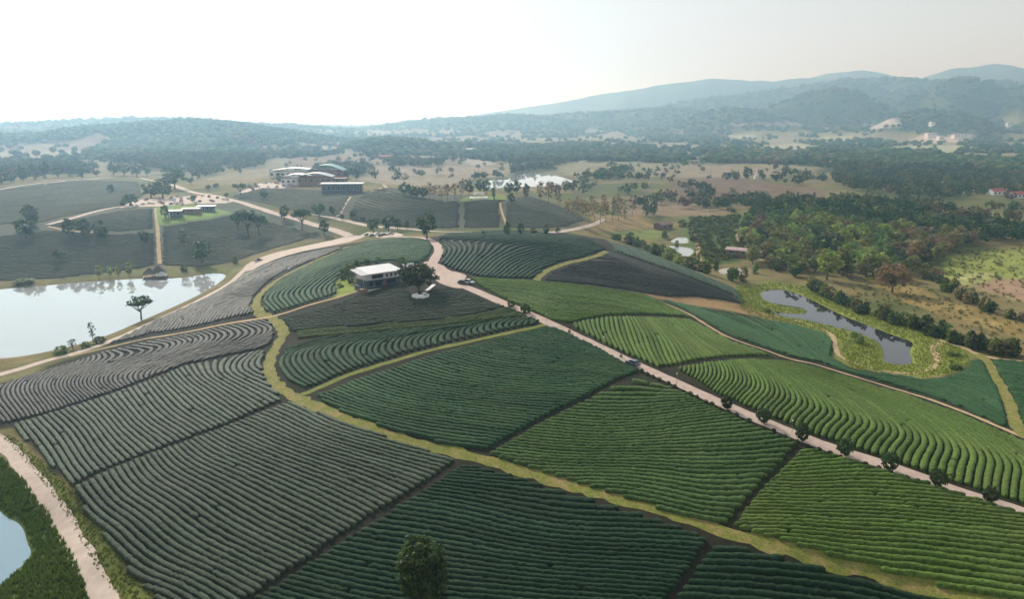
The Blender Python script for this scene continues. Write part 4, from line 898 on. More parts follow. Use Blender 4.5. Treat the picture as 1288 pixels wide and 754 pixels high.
# bushes between the hill and the fish ponds
def along(pts, step, jit):
    c = spline(ground(pts)[:, :2], 1.0); d = np.r_[0, np.cumsum(np.linalg.norm(np.diff(c, axis=0), axis=1))]; out = []; s = 0
    while s < d[-1]:
        i = min(np.searchsorted(d, s), len(c)-1); out.append(c[i]+trs.normal(size=2)*jit); s += step*(.6+.8*trs.random())
    return out
def inpond(x, y, m=1.0): return any(polydist(np.array([x]), np.array([y]), P)[0] < m for P in PW.values())
for p in along([(777,301),(800,309),(830,322),(850,332),(880,342),(915,352),(945,357)], 4.6, 2.5):
    if not inpond(*p): plant('bush', p[0], p[1], 4+4.5*trs.random(), 4.5+3*trs.random(), 'shrub', trs.choice(['mid', 'mid', 'dark', 'olive', 'light']), '{size} {leaf} bush in the belt between the tea hill and the fish ponds', 'bush', 'bushes by the fish ponds')
for px, py, h, w in [(836,300,9,9),(851,311,9,6),(875,330,12,12),(858,285,9,12),(871,283,10,9),(900,341,14,8),(925,350,13,10),(950,345,14,9)]: plant_px('bush', px, py, h, w, 'shrub', 'mid', '{size} {leaf} bush in the belt between the tea hill and the fish ponds', 'bush', 'bushes by the fish ponds')
# hedgerows beyond the winding pond
for p in along([(1015,362),(1040,374),(1073,389),(1110,402),(1146,412),(1180,424),(1212,434),(1245,444),(1300,454),(1380,468)], 2.6, 1.3):
    plant('bush', p[0], p[1], 3.8+3.6*trs.random(), 4.6+2*trs.random(), 'shrub', trs.choice(['mid', 'dark', 'dark', 'olive']), '{size} {leaf} bush in the hedgerow above the winding pond bank', 'bush', 'hedgerow above the winding pond')
for p in along([(1200,432),(1245,441),(1300,450),(1380,462)], 3.0, 1.2): plant('bush', p[0], p[1], 4.5+2*trs.random(), 4.4, 'shrub', 'dark', '{size} {leaf} bush in the hedgerow above the winding pond bank', 'bush', 'hedgerow above the winding pond')
for p in along([(1160,335),(1180,356),(1205,374),(1240,390),(1288,404),(1360,420)], 4.0, 2): plant('bush', p[0], p[1], 3.5+3.5*trs.random(), 4+3*trs.random(), 'shrub', trs.choice(['mid', 'dark', 'olive', 'brown']), '{size} {leaf} bush in the hedgerow between the dry field and the bright meadow', 'bush', 'hedgerow between the meadows')
for px, py, h, w in [(1080,432,10,13),(1074,424,6,10),(965,394,6,9),(1200,447,4,16),(1203,465,5,17),(1197,456,3,5)]: plant_px('bush', px, py, h, w, 'shrub', 'mid', 'low bush on the grassy bank of the winding pond', 'bush', 'bushes on the pond bank')
for px, py, h, w, k, l in [(1040,352,34,32,'round','light'),(1098,347,30,30,'round','light'),(1122,368,34,42,'wide','brown'),(1150,335,30,26,'round','brown'),(1060,348,26,26,'round','dark'),(1000,348,28,24,'oval','mid')]:
    plant_px('tree', px, py, h, w, k, l, 'large {leaf} tree on the near edge of the wood above the winding pond', 'tree', 'wood edge above the winding pond')
WOOD = ground([(932,312),(940,285),(950,272),(1000,266),(1060,262),(1110,262),(1170,278),(1230,290),(1288,292),(1340,292),(1340,310),(1288,308),(1240,306),(1200,318),(1165,335),(1130,352),(1090,352),(1050,348),(1000,342),(965,340),(945,335)])[:, :2]
lo, hi = WOOD.min(0), WOOD.max(0); pts = []
for _ in range(9000):
    q = lo+(hi-lo)*trs.random(2)
    if polydist(q[:1], q[1:], WOOD)[0] > 0: continue
    if any((q[0]-a[0])**2+(q[1]-a[1])**2 < 56 for a in pts): continue
    pts.append(np.r_[q, 8.5+4*trs.random()])
pts.sort(key=lambda q: q[0]**2+q[1]**2); nwood = 0
BROWN = ground([(1110,330),(1135,300),(1200,290),(1288,288),(1340,288),(1340,312),(1288,310),(1200,322),(1150,345)])[:, :2]
restwood = []
for q in pts:
    br = polydist(q[:1], q[1:2], BROWN)[0] < 0
    leaf = trs.choice(['brown', 'olive', 'olive', 'dark', 'brown']) if br else trs.choice(['dark', 'mid', 'mid', 'olive', 'light', 'dark', 'brown'], p=[.12, .2, .17, .22, .24, .02, .03])
    if nwood < 190: plant('tree', q[0], q[1], 8+5*trs.random(), q[2], trs.choice(['round', 'oval', 'round']), leaf, '{leaf} %s crowned tree crowded inside the wood beyond the winding pond' % ('broad' if q[2] > 10.5 else 'narrow'), 'tree', 'wood beyond the winding pond'); nwood += 1
    else: restwood.append(q)
print('wood trees', nwood, len(restwood))

# ------------------------------------------------------------------ far woods: too many to count
frs = np.random.default_rng(5)
def merged(name, pts, hs, ws, tmpl, tints, mat, soft=False):
    Vs, Ts, Fs, nv = [], [], [], 0
    for p, h, w, t in zip(pts, hs, ws, tints):
        tv, tf, tt_ = tmpl[frs.integers(len(tmpl))]; a = frs.random()*6.28; c_, s_ = math.cos(a), math.sin(a)
        v = tv*np.array([w, w, h]); v = np.c_[v[:, 0]*c_-v[:, 1]*s_, v[:, 0]*s_+v[:, 1]*c_, v[:, 2]] + p
        Vs.append(v); Ts.append(tt_*t); Fs.append(tf+nv); nv += len(v)
    return tag(add(name, mesh(name, np.concatenate(Vs), np.concatenate(Fs), mat, soft, np.concatenate(Ts))), kind='stuff')
mid_t = []
for k in range(5):
    v, f, t = cards(frs, (0, 0, .58), (.48, .48, .44), 14, 6, .33, clr=.34, hollow=.35); k3 = np.arange(len(v)) % 4 != 3; mid_t.append((v[k3], np.arange(k3.sum()).reshape(-1, 3), t[k3]))
bm = bmesh.new(); bmesh.ops.create_icosphere(bm, subdivisions=1, radius=.5); iv = np.array([v.co[:] for v in bm.verts]); if_ = np.array([[v.index for v in f.verts] for f in bm.faces]); bm.free()
far_t = []
for k in range(8):
    vs_, fs_, ts_ = [], [], []; nv = 0
    for q in range(2):
        o = (frs.random(3)-.5)*np.array([.7, .7, .35])+np.array([0, 0, .5]); v = iv*(.75+.4*frs.random())*(1+.35*(frs.random((len(iv), 1))-.5))*np.array([1, 1, .9])+o
        vs_.append(v); fs_.append(if_+nv); nv += len(v); ts_.append(np.ones((len(v), 3))*(.75+.5*frs.random((len(v), 1))))
    far_t.append((np.concatenate(vs_), np.concatenate(fs_), np.concatenate(ts_)))
STUFFLEAF = leaf_mat('leaves_far', (1, 1, 1), .25, 0); STUFFLEAF.node_tree.nodes['Principled BSDF'].inputs['Specular IOR Level'].default_value = .02; STUFFLEAF.node_tree.nodes['Principled BSDF'].inputs['Roughness'].default_value = .95
TINTS = np.array([(.045,.078,.033), (.06,.10,.036), (.085,.13,.042), (.115,.135,.052), (.16,.185,.06), (.15,.12,.075)])
def tintpick(n_, p): return TINTS[frs.choice(len(TINTS), n_, p=p)]
FW = []   # dense far woods drawn in the photograph
for P in [[(1045,225),(1060,205),(1110,197),(1180,200),(1288,202),(1360,202),(1360,236),(1288,250),(1230,246),(1190,252),(1150,250),(1110,244),(1070,240)],
          [(880,204),(910,196),(960,191),(1010,192),(1030,198),(1000,205),(950,207),(900,208)],
          [(845,258),(850,242),(870,235),(895,240),(900,262),(880,268)], [(430,186),(470,178),(540,182),(620,188),(690,195),(740,200),(700,210),(640,206),(560,196),(470,195)],
          [(110,190),(150,182),(220,186),(300,190),(345,200),(330,210),(260,222),(200,215),(140,208),(110,200)], [(-40,212),(20,205),(110,210),(130,216),(60,222),(-40,226)],
          [(1050,262),(1110,256),(1180,262),(1240,275),(1288,280),(1340,282),(1340,290),(1288,290),(1230,287),(1170,276),(1110,262)],
          [(800,262),(840,256),(880,262),(930,266),(1000,262),(1050,258),(1000,254),(930,252),(860,248),(820,250)],
          [(640,232),(648,224),(668,222),(660,230)], [(730,226),(780,214),(800,216),(760,230)], [(480,206),(500,200),(560,205),(555,210),(500,211)]]:
    FW.append(ground(P)[:, :2])
OPEN = [P for c, P in ZW[1:]] + [ground(P)[:, :2] for P in ([(150,262),(170,252),(220,246),(262,243),(310,250),(285,256),(240,258),(200,260)], [(300,244),(325,229),(352,215),(460,225),(460,242),(380,240),(345,241),(320,244)])]
def mask_any(x, y, polys):
    r_ = np.zeros(len(x), bool)
    for P in polys:
        lo = P.min(0); hi = P.max(0); b = np.nonzero((x > lo[0]) & (x < hi[0]) & (y > lo[1]) & (y < hi[1]) & ~r_)[0]
        if len(b): r_[b] = polydist(x[b], y[b], P) < 0
    return r_
N = 52000; u = (frs.random(N)*2-1)*.72; rr = np.where(frs.random(N) < .55, np.sqrt(640**2+frs.random(N)*(2300**2-640**2)), 2000+frs.random(N)*4700)
x = rr*np.sin(u); y = rr*np.cos(u); z = hgt(x, y)
inw = mask_any(x, y, FW); op = mask_any(x, y, OPEN); wet = np.zeros(N, bool)
for P in PW.values():
    b = (np.abs(x-P[:, 0].mean()) < 400) & (np.abs(y-P[:, 1].mean()) < 400); i = np.nonzero(b)[0]
    if len(i): wet[i] |= polydist(x[i], y[i], P) < 8
nz2 = fbm(x/220, y/220, 4, 11); nz3 = fbm(x/70+3, y/70, 3, 15); hillm = (z > 9) & (rr > 1300)
prob = np.where(inw, 1.0, np.where(rr > 950, .03+.6*smooth(.49, .54, nz2)+.3*smooth(.52, .6, nz3), .22*smooth(.46, .56, nz3)))
prob = np.where(hillm, .92, prob); prob = np.where(op & ~inw, np.where(rr > 950, .035, .004), prob); prob[wet] = 0
near_home = mask_any(x, y, [ground([(0,478),(130,438),(345,324),(450,296),(545,297),(640,288),(760,300),(850,334),(940,384),(1240,450),(1420,474),(1420,830),(0,830)])[:, :2]])
keep = (frs.random(N) < prob) & ~near_home & ~((rr < 820) & ~inw & (u < .05))
x, y, z, rr, inw, hillm = x[keep], y[keep], z[keep], rr[keep], inw[keep], hillm[keep]
print('far trees', len(x))
P3 = np.c_[x, y, z]; tn = tintpick(len(x), [.3, .3, .16, .12, .05, .07]); rus = fbm(x/150+40, y/150, 3, 51) > .58; tn[rus & (frs.random(len(x)) < .6)] = TINTS[5]
a = rr < 1450; s1 = 6.5+5.5*frs.random(len(x)); w1 = s1*(.75+.4*frs.random(len(x)))
merged('distant_woods', P3[a], s1[a], w1[a], mid_t, tn[a], STUFFLEAF)
b = ~a; s2 = (8+6*frs.random(len(x)))*np.clip(rr/2400, 1, 2.4); merged('distant_woods', P3[b]-np.c_[0*s2[b], 0*s2[b], s2[b]*.12], s2[b], s2[b]*(1.05+.3*frs.random(b.sum())), far_t, tn[b], STUFFLEAF, True)
if restwood:
    q = np.array(restwood)[:, :2]; zz = hgt(q[:, 0], q[:, 1]); nq = len(q)
    merged('wood_behind', np.c_[q, zz], 9+4*frs.random(nq), 9+4*frs.random(nq), mid_t, tintpick(nq, [.3, .25, .2, .1, .1, .05]), STUFFLEAF)
# banana grove, scrub
def scatter(P, n_, exclude_wet=True):
    P = ground(P)[:, :2]; lo, hi = P.min(0), P.max(0); q = lo+(hi-lo)*frs.random((n_*4, 2)); q = q[polydist(q[:, 0], q[:, 1], P) < 0][:n_]
    if exclude_wet and len(q):
        k = np.ones(len(q), bool)
        for W_ in PW.values(): k &= polydist(q[:, 0], q[:, 1], W_) > .6
        q = q[k]
    return np.c_[q, hgt(q[:, 0], q[:, 1])]
p = scatter([(866,274),(932,272),(924,298),(934,316),(920,330),(890,332),(880,322),(868,300)], 420)
merged('banana_grove', p, 2.2+1.6*frs.random(len(p)), 3+1.5*frs.random(len(p)), mid_t, tintpick(len(p), [.1, .2, .35, .15, .2, 0]), STUFFLEAF)
p = scatter([(1090,350),(1140,346),(1190,376),(1300,408),(1360,425),(1300,448),(1200,425),(1140,402),(1060,375)], 260)
merged('meadow_scrub', p, .7+1.0*frs.random(len(p)), .9+1.2*frs.random(len(p)), mid_t, tintpick(len(p), [0, 0, .12, .33, .5, .05]), STUFFLEAF)
p = scatter([(1185,350),(1200,318),(1288,310),(1360,318),(1360,400),(1288,390),(1230,372)], 420)
merged('meadow_scrub', p, .7+1.2*frs.random(len(p)), .9+1.6*frs.random(len(p)), mid_t, tintpick(len(p), [0, 0, .2, .28, .5, .02]), STUFFLEAF)
# tall grass tufts on the banks
def tufts(name, P, n_, h, tint, seed):
    p = scatter(P, n_); g = np.random.default_rng(seed); V, T = [], []
    for q in p:
        nb = 5; a = g.random(nb)*6.28; hh = h*(.5+g.random(nb)); ln = hh*.6*g.random(nb); wdt = .12+.16*g.random(nb)
        dx, dy = np.cos(a), np.sin(a)
        for k in range(nb):
            b0 = q+np.array([dx[k], dy[k], 0])*.2*g.random(); sd = np.array([-dy[k], dx[k], 0])*wdt[k]
            V += [b0-sd-[0, 0, .05], b0+sd-[0, 0, .05], b0+np.array([dx[k]*ln[k], dy[k]*ln[k], hh[k]])]
            T += [np.array(tint)*(.82+.36*g.random())]*3
    V = np.array(V); return tag(add(name, mesh(name, V, np.arange(len(V)).reshape(-1, 3), STUFFLEAF, False, np.array(T))), kind='stuff')
tufts('bank_grass', [(-60,560),(0,575),(30,605),(60,645),(85,690),(110,740),(120,775),(60,790),(-60,790)], 5200, .75, (.11, .16, .03), 1)
tufts('verge_grass', [(0,545),(20,552),(60,585),(95,622),(150,692),(210,765),(165,765),(120,715),(85,650),(40,590),(8,556)], 4200, .24, (.16, .19, .035), 2)
tufts('pond_bank_grass', [(930,386),(926,360),(970,355),(1023,362),(1073,386),(1146,408),(1176,427),(1206,436),(1219,451),(1216,460),(1192,471),(1162,475),(1112,467),(1073,464),(1058,446),(1060,430),(1033,417),(993,407),(940,396)], 5200, .55, (.25, .29, .05), 3)
# ------------------------------------------------------------------ buildings
M['white_roof'] = solid('white_metal_roof', (.66, .66, .66), .5, var=.08, scale=.6)
M['grey_roof'] = solid('weathered_grey_roof', (.42, .43, .44), .5, var=.15, scale=.6)
M['white_wall'] = solid('white_render', (.72, .72, .70), .8, var=.07, scale=.8)
M['slate_wall'] = solid('slate_wall', (.09, .105, .12), .8, var=.2, scale=1.2)
M['brick_wall'] = solid('brick_red_wall', (.24, .12, .085), .85, var=.2, scale=1.5)
M['teal_roof'] = solid('teal_roof', (.16, .30, .29), .5, var=.12, scale=.3)
M['red_roof'] = solid('red_tiled_roof', (.32, .07, .06), .7, var=.2, scale=.8)
M['rust_roof'] = solid('rust_brown_roof', (.20, .12, .105), .7, var=.3, scale=.5)
M['pink_roof'] = solid('faded_pink_roof', (.42, .30, .29), .6, var=.25, scale=.25)
M['thatch'] = solid('grey_thatch', (.10, .09, .08), .95, var=.3, scale=3)
M['wood'] = solid('brown_wood', (.20, .12, .075), .7, var=.25, scale=2)
M['concrete'] = solid('pale_concrete', (.55, .52, .48), .85, var=.12, scale=1)
M['post'] = solid('grey_steel', (.25, .25, .25), .5, metal=.3)
def glass_mat():
    m, nt, b, o = nmat('dark_window_glass'); b.inputs['Base Color'].default_value = (.02, .03, .04, 1); b.inputs['Roughness'].default_value = .08
    nz, r = noise_ramp(nt, .8, [(.3, (.015, .022, .03)), (.7, (.03, .045, .055))]); nt.links.new(r.outputs[0], b.inputs['Base Color']); return m
M['glass'] = glass_mat()
def site(px, py): return ground([(px, py)])[0]
def rect_base(c, L, Dp, rz):
    q, w = math.cos(rz), math.sin(rz); pts = [(c[0]+x_*q-y_*w, c[1]+x_*w+y_*q) for x_ in (-L/2, L/2) for y_ in (-Dp/2, Dp/2)]
    z = [float(hgt(np.array(a), np.array(b))) for a, b in pts]; return min(z), max(z)
def window(parent, x, y, z, w, h, axis='x', frame='white_wall'):
    """a pane with a frame round it and a sill; on a wall facing -y (axis x) or -x (axis y)"""
    f = MB()
    for dx, dz, ww, hh in ((0, h/2+.05, w+.2, .1), (0, -h/2-.05, w+.2, .1), (-w/2-.05, 0, .1, h), (w/2+.05, 0, .1, h)):
        f.box((x+dx, y-.05, z+dz), (ww, .12, hh)) if axis == 'x' else f.box((x-.05, y+dx, z+dz), (.12, ww, hh))
    wn_ = f.build('window', M[frame], parent)
    g = MB(); g.box((x, y-.02, z), (w, .05, h)) if axis == 'x' else g.box((x-.02, y, z), (.05, w, h)); g.build('pane', M['glass'], wn_)
    return wn_
# --- house on the hill
a = site(456, 368); b = site(503, 357); rz = math.radians(38); L, Dp = 17.5, 9.5
q, w = math.cos(rz), math.sin(rz)
o = np.array([a[0], a[1]]); cen = o + np.array([L/2*q-Dp/2*w, L/2*w+Dp/2*q]); zlo, zhi = rect_base(cen, L, Dp, rz)
H = empty('house', (o[0], o[1], zlo), rz); tag(H, 'white roofed two storey house with dark lower floor beside the broad shade tree', 'house'); b0 = zhi-zlo-.3; H.scale = (.88, .88, .92)
MB().box((L/2+.6, Dp/2, b0/2-.6), (L-1, Dp-.2, b0+1.2)).build('plinth', M['slate_wall'], H)
MB().box((L/2+1, Dp/2, b0+1.35), (L-2, Dp-.6, 2.7)).build('lower_wall', M['slate_wall'], H)
MB().box((L/2+.7, Dp/2-.3, b0+2.8), (L-1, Dp+.5, .22)).build('floor_slab', M['slate_wall'], H)
MB().box((L/2+1.0, Dp/2-.1, b0+4.2), (L-2.2, Dp-.9, 2.6)).build('upper_wall', M['white_wall'], H)
for x_, ww in ((7.2, 5.2),): window(H, x_, .25, b0+4.1, ww, 1.5)
for x_ in (11.6, 13.6, 15.6): window(H, x_, .25, b0+4.1, 1.1, 1.3)
window(H, 4.2, .3, b0+1.45, 1.6, 1.7, frame='slate_wall'); window(H, 7.6, .3, b0+1.35, 3.2, 2.1, frame='slate_wall'); window(H, 13.4, .3, b0+1.45, 4.4, 1.5, frame='slate_wall')
dr = MB().box((10.6, .27, b0+1.1), (1.2, .1, 2.2)).build('door', M['wood'], H); MB().box((10.95, .2, b0+1.1), (.08, .08, .3)).build('handle', M['post'], dr)
for x_ in (.4, 2.0): MB().box((x_, -.6, b0+4.15), (.2, .2, 2.5)).build('post', M['white_wall'], H)
for x_ in (.4, 2.0): MB().box((x_, -.6, b0+1.34), (.24, .24, 2.7)).build('post', M['slate_wall'], H)
rl = MB().box((1.2, -.75, b0+3.8), (2.6, .07, .08)).build('railing', M['slate_wall'], H)
for k in range(4): MB().box((.1+k*.75, -.75, b0+3.36), (.05, .05, .84)).build('baluster', M['slate_wall'], rl)
def slab_roof(x0, x1, y0, y1, z0, z1, th=.18):
    return MB().prism([(y0, z0), (y1, z1), (y1, z1+th), (y0, z0+th)], x0, x1, 'x')
rf = slab_roof(2.4, L+.8, -1.2, Dp+.9, b0+5.55, b0+6.5).build('roof', M['white_roof'], H)
for k in range(13): slab_roof(2.9+k*1.2, 2.98+k*1.2, -1.18, Dp+.88, b0+5.57, b0+6.52, .22).build('seam', M['white_roof'], rf)
slab_roof(-.9, 2.38, -1.2, Dp-.6, b0+5.45, b0+6.3).build('porch_roof', M['grey_roof'], H)
MB().box((-.2, -1.2, b0-.9), (2.6, 2.6, 2.2)).build('deck', M['wood'], H)
for k in range(3): MB().box((-.2, -2.72-k*.4, b0-.95-k*.2), (2.0, .4, 1.9)).build('step', M['wood'], H)
rw_ = MB()
for k in range(14): rw_.box((1.5+k*1.25, -2.6+.7*math.sin(k/13*3.1)*-1, b0-.55), (1.27, .3, 1.1), .1*math.cos(k/13*3.1)*-1)
rw_.build('retaining_wall', M['concrete'], H)
# --- kiosk beside the house
a = site(513, 341); K = empty('kiosk', tuple(a), math.radians(35)); tag(K, 'small grey roofed open kiosk between the white roofed house and the driveway', 'kiosk')
for x_ in (-1.9, 1.9):
    for y_ in (-1.4, 1.4): MB().box((x_, y_, 1.2), (.15, .15, 2.6)).build('post', M['wood'], K)
MB().prism([(-2.0, 2.35), (0, 3.1), (2.0, 2.35), (0, 2.95)], -2.6, 2.6, 'x').build('roof', M['grey_roof'], K); MB().box((0, .9, .55), (3, .6, 1.1)).build('counter', M['wood'], K)
# --- viewing platform
a = site(529, 376); VP = empty('viewing_platform', (a[0], a[1], a[2]), .4); tag(VP, 'white octagonal viewing platform in the tea field under the shade tree', 'platform')
R8 = [(3.1*math.cos(k*math.pi/4), 3.1*math.sin(k*math.pi/4)) for k in range(8)]
MB().prism(R8, .75, .95, 'z').build('deck', M['white_wall'], VP)
for k in range(8):
    x_, y_ = R8[k]; x2, y2 = R8[(k+1) % 8]; MB().box((x_*.8, y_*.8, 0), (.25, .25, 1.6)).build('leg', M['concrete'], VP)
    if k not in (1,): MB().box(((x_+x2)/2*.96, (y_+y2)/2*.96, 1.15), (2.2, .3, .42), math.atan2(y2-y_, x2-x_)).build('bench', M['white_wall'], VP)
bq = site(546, 359); dx, dy = bq[0]-a[0], bq[1]-a[1]; an = math.atan2(dy, dx)-.4; Lw = math.hypot(dx, dy)
wk = MB(); n_ = 8; zt = bq[2]-a[2]
for k in range(n_):
    f = (3+(Lw-3)*(k+.5)/n_); wk.box((f*math.cos(an), f*math.sin(an), 1.0+(zt+.2-1.0)*(k+.5)/n_), ((Lw-3)/n_+.05, 1.3, .25), an)
wk.build('walkway', M['white_wall'], VP)
# --- generic small buildings
def block(name, px, py, L, Dp, h, rz, wall, roof, label, cat='building', over=.5, wins=3, group=None, flat=True, rise=1.6):
    a = site(px, py); zl, zh = rect_base(a[:2], L, Dp, rz); B = empty(name, (a[0], a[1], zl), rz); tag(B, label, cat, group); dz = zh-zl
    MB().box((0, 0, (h+dz)/2-.4), (L, Dp, h+dz+.8)).build('wall', M[wall], B); zt = h+dz
    if flat: MB().box((0, 0, zt+.16), (L+2*over, Dp+2*over, .3)).build('roof', M[roof], B)
    else:
        y_ = Dp/2+over; MB().prism([(-y_, zt-.1), (0, zt+rise), (y_, zt-.1), (y_, zt+.1), (0, zt+rise+.2), (-y_, zt+.1)], -L/2-over, L/2+over, 'x').build('roof', M[roof], B)
        MB().prism([(-Dp/2, zt-.02), (Dp/2, zt-.02), (0, zt+rise-.1)], -L/2+.05, L/2-.05, 'x').build('gable', M[wall], B)
    for k in range(wins):
        x_ = -L/2+L*(k+.5)/wins; window(B, x_, -Dp/2, zt-h*.45, L/wins*.5, h*.45)
    d_ = MB().box((-L/2-.03, 0, dz+1.05), (.1, 1.1, 2.1)).build('door', M['wood'], B); MB().box((-L/2-.1, .4, dz+1.05), (.08, .08, .3)).build('handle', M['post'], d_)
    return B
block('cafe_building', 221, 273, 9, 6, 4.2, .25, 'slate_wall', 'white_roof', 'dark cafe block with white flat roof beside the white wall slab', wins=2)
MB().box((site(214,274)[0], site(214,274)[1], site(214,274)[2]+1.8), (.5, 5.5, 4.2), .25).build('screen_wall', M['white_wall']); tag(bpy.data.objects['screen_wall'], 'white free standing wall slab at the end of the dark cafe block', 'wall')
block('cafe_building', 241, 269, 12, 6, 3.6, .1, 'brick_wall', 'white_roof', 'brick red cafe block with white flat roof on the lawn', wins=4)
block('cafe_building', 260, 266, 11, 6, 3.8, .15, 'slate_wall', 'white_roof', 'long dark cafe block with overhanging white roof at the lawn tip', over=1.2, wins=4)
block('pavilion', 431, 243, 34, 12, 8, .05, 'slate_wall', 'white_roof', 'long dark glass pavilion with white roof at the head of the stair path', over=1.5, wins=8)
# visitor centre: vaulted halls
def vault(parent, L, Dp, z0, rise, mat, cx_=0, cy_=0, along_x=True, n_=10):
    pts = [((k/n_-.5)*(Dp if along_x else L), z0+rise*math.sin(math.pi*k/n_)) for k in range(n_+1)]
    low = [(p, z_-.35) for p, z_ in reversed(pts)]
    mb = MB(); mb.prism([(p+(cy_ if along_x else cx_), z_) for p, z_ in pts+low], (cx_ if along_x else cy_)-(L if along_x else Dp)/2, (cx_ if along_x else cy_)+(L if along_x else Dp)/2, 'x' if along_x else 'y')
    return mb.build('roof', M[mat], parent, False)
def hall(px, py, L, Dp, h, rise, rz, wall, roof, label, n_w, along_x=True):
    a = site(px, py); zl, zh = rect_base(a[:2], L, Dp, rz); B = empty('hall', (a[0], a[1], zl), rz); tag(B, label, 'building'); z_ = h+zh-zl
    MB().box((0, 0, z_/2-.5), (L-1.2, Dp-1.2, z_+1)).build('wall', M[wall], B); vault(B, L+2, Dp+2, z_, rise, roof, along_x=along_x)
    for k in range(n_w): window(B, -L/2+L*(k+.5)/n_w, -Dp/2+.6, z_*.62, L/n_w*.45, z_*.3)
    return B
hall(372, 222, 52, 20, 6, 3.5, .05, 'white_wall', 'white_roof', 'long white vaulted hall at the back of the visitor centre', 9, False)
hall(375, 232, 30, 18, 6, 4, .1, 'white_wall', 'white_roof', 'white arched hall of the visitor centre beside the car park', 6, False)
hall(398, 232, 32, 18, 8, 3.5, .05, 'brick_wall', 'grey_roof', 'brick red hall with curved grey roof in the visitor centre', 6, False)
hall(412, 223, 36, 24, 7, 6, .05, 'brick_wall', 'teal_roof', 'hall with teal domed roof in the visitor centre', 5, False)
block('wing', 426, 231, 16, 12, 5, .05, 'brick_wall', 'rust_roof', 'low brown wing between the teal roofed hall and the glass pavilion', wins=3)
# sheds and houses further off
block('shed', 834, 288, 15, 8, 3.4, .75, 'wood', 'rust_roof', 'open barn with rust red gabled roof beside the fish ponds', 'shed', flat=False, wins=2, rise=2)
block('shed', 938, 323, 24, 7, 2.8, -.55, 'wood', 'pink_roof', 'long low shed with faded pink roof between banana grove and muddy pond', 'shed', flat=False, wins=3, rise=1.3)
for px, py, L_, lab in [(1222,243,14,'red roofed house beside the dark wood, nearest the brown clearing'),(1252,245,18,'dark red roofed house in the row behind the wood'),(1277,249,16,'red roofed house with white walls behind the wood')]:
    block('farmhouse', px, py, L_, 10, 4, .3, 'white_wall', 'red_roof', lab, 'house', flat=False, wins=3, rise=3)
block('warehouse', 590, 192, 30, 18, 7, .1, 'white_wall', 'white_roof', 'white roofed warehouse at the cleared ground below the wooded hill', flat=False, wins=4, rise=3)
block('warehouse', 484, 200, 24, 12, 4, .1, 'brick_wall', 'red_roof', 'low red roofed shed on the dry plain', 'shed', flat=False, wins=3, rise=3)
for px, py, L_, h_, lab in [(1170,172,34,9,'pale quarry works with stepped roofs at the foot of the mountains'),(1182,177,18,13,'white quarry silo house at the foot of the mountains'),(1206,173,50,9,'long white quarry plant at the foot of the mountains'),(1172,158,16,9,'small white works building above the quarry'),(1270,160,34,7,'white building on the pale slope at the mountain foot')]:
    block('quarry_building', px, py, L_, 18, h_, .1, 'white_wall', 'white_roof', lab, wins=4)
# white shrine spire
a = site(951, 225); ST = empty('shrine', tuple(a)); tag(ST, 'white spired shrine among dark trees on the brown rise', 'shrine')
MB().box((0, 0, 1), (5, 5, 2.6)).build('base', M['white_wall'], ST); MB().tube([(0,0,2), (0,0,4.5), (0,0,6), (0,0,8), (0,0,12), (0,0,16)], [2.2, 2.1, 1.2, .9, .5, .05], 10).build('spire', M['white_wall'], ST, True)
for px, h, w in [(914,9,14),(926,10,10),(940,15,14),(958,8,10),(975,11,12),(984,10,6)]: plant_px('tree', px, 226, h, w, 'oval', 'dark', 'dark tree on the brown rise beside the white shrine', 'tree', 'trees beside the white shrine')
# white memorial pavilion on the lawn
a = site(602, 250); PV = empty('garden_pavilion', tuple(a)); tag(PV, 'white open pavilion with steps on the yellow lawn of the tea hill', 'pavilion')
MB().box((0, 0, .3), (14, 8, 1.4)).build('terrace', M['white_wall'], PV); MB().box((0, -4.6, .1), (8, 1.4, .9)).build('step', M['white_wall'], PV)
for x_ in (-3, 3):
    for y_ in (-2, 2): MB().box((x_, y_, 2.4), (.5, .5, 3)).build('column', M['white_wall'], PV)
MB().box((0, 0, 4.4), (8.4, 6.4, 1.1), 0, .45).build('roof', M['grey_roof'], PV)
# lakeside pavilions
for px, py, s_, mat, lab in [(189,349,1.0,'thatch','dark thatched hut at the far lake shore, away from the water'),(200,348,1.15,'thatch','larger dark thatched hut at the far lake shore'),(204,352,.75,'grey_roof','small pale pointed tent roof on the lake deck')]:
    a = site(px, py); z_ = max(a[2], -12.8); B = empty('hut', (a[0], a[1], z_), .3); B.scale = (s_,)*3; tag(B, lab, 'hut')
    MB().box((0, 0, .1), (7, 6, .5)).build('deck', M['wood'], B)
    for x_ in (-2.4, 2.4):
        for y_ in (-2, 2): MB().box((x_, y_, 1.3), (.2, .2, 3.6)).build('post', M['wood'], B)
    rb = MB(); rb.V = [(-3.6,-3.1,2.4),(3.6,-3.1,2.4),(3.6,3.1,2.4),(-3.6,3.1,2.4),(-.5,0,5.4),(.5,0,5.4)]; rb.F = [(0,1,5,4),(1,2,5),(2,3,4,5),(3,0,4),(3,2,1,0)]
    rb.build('roof', M[mat], B)
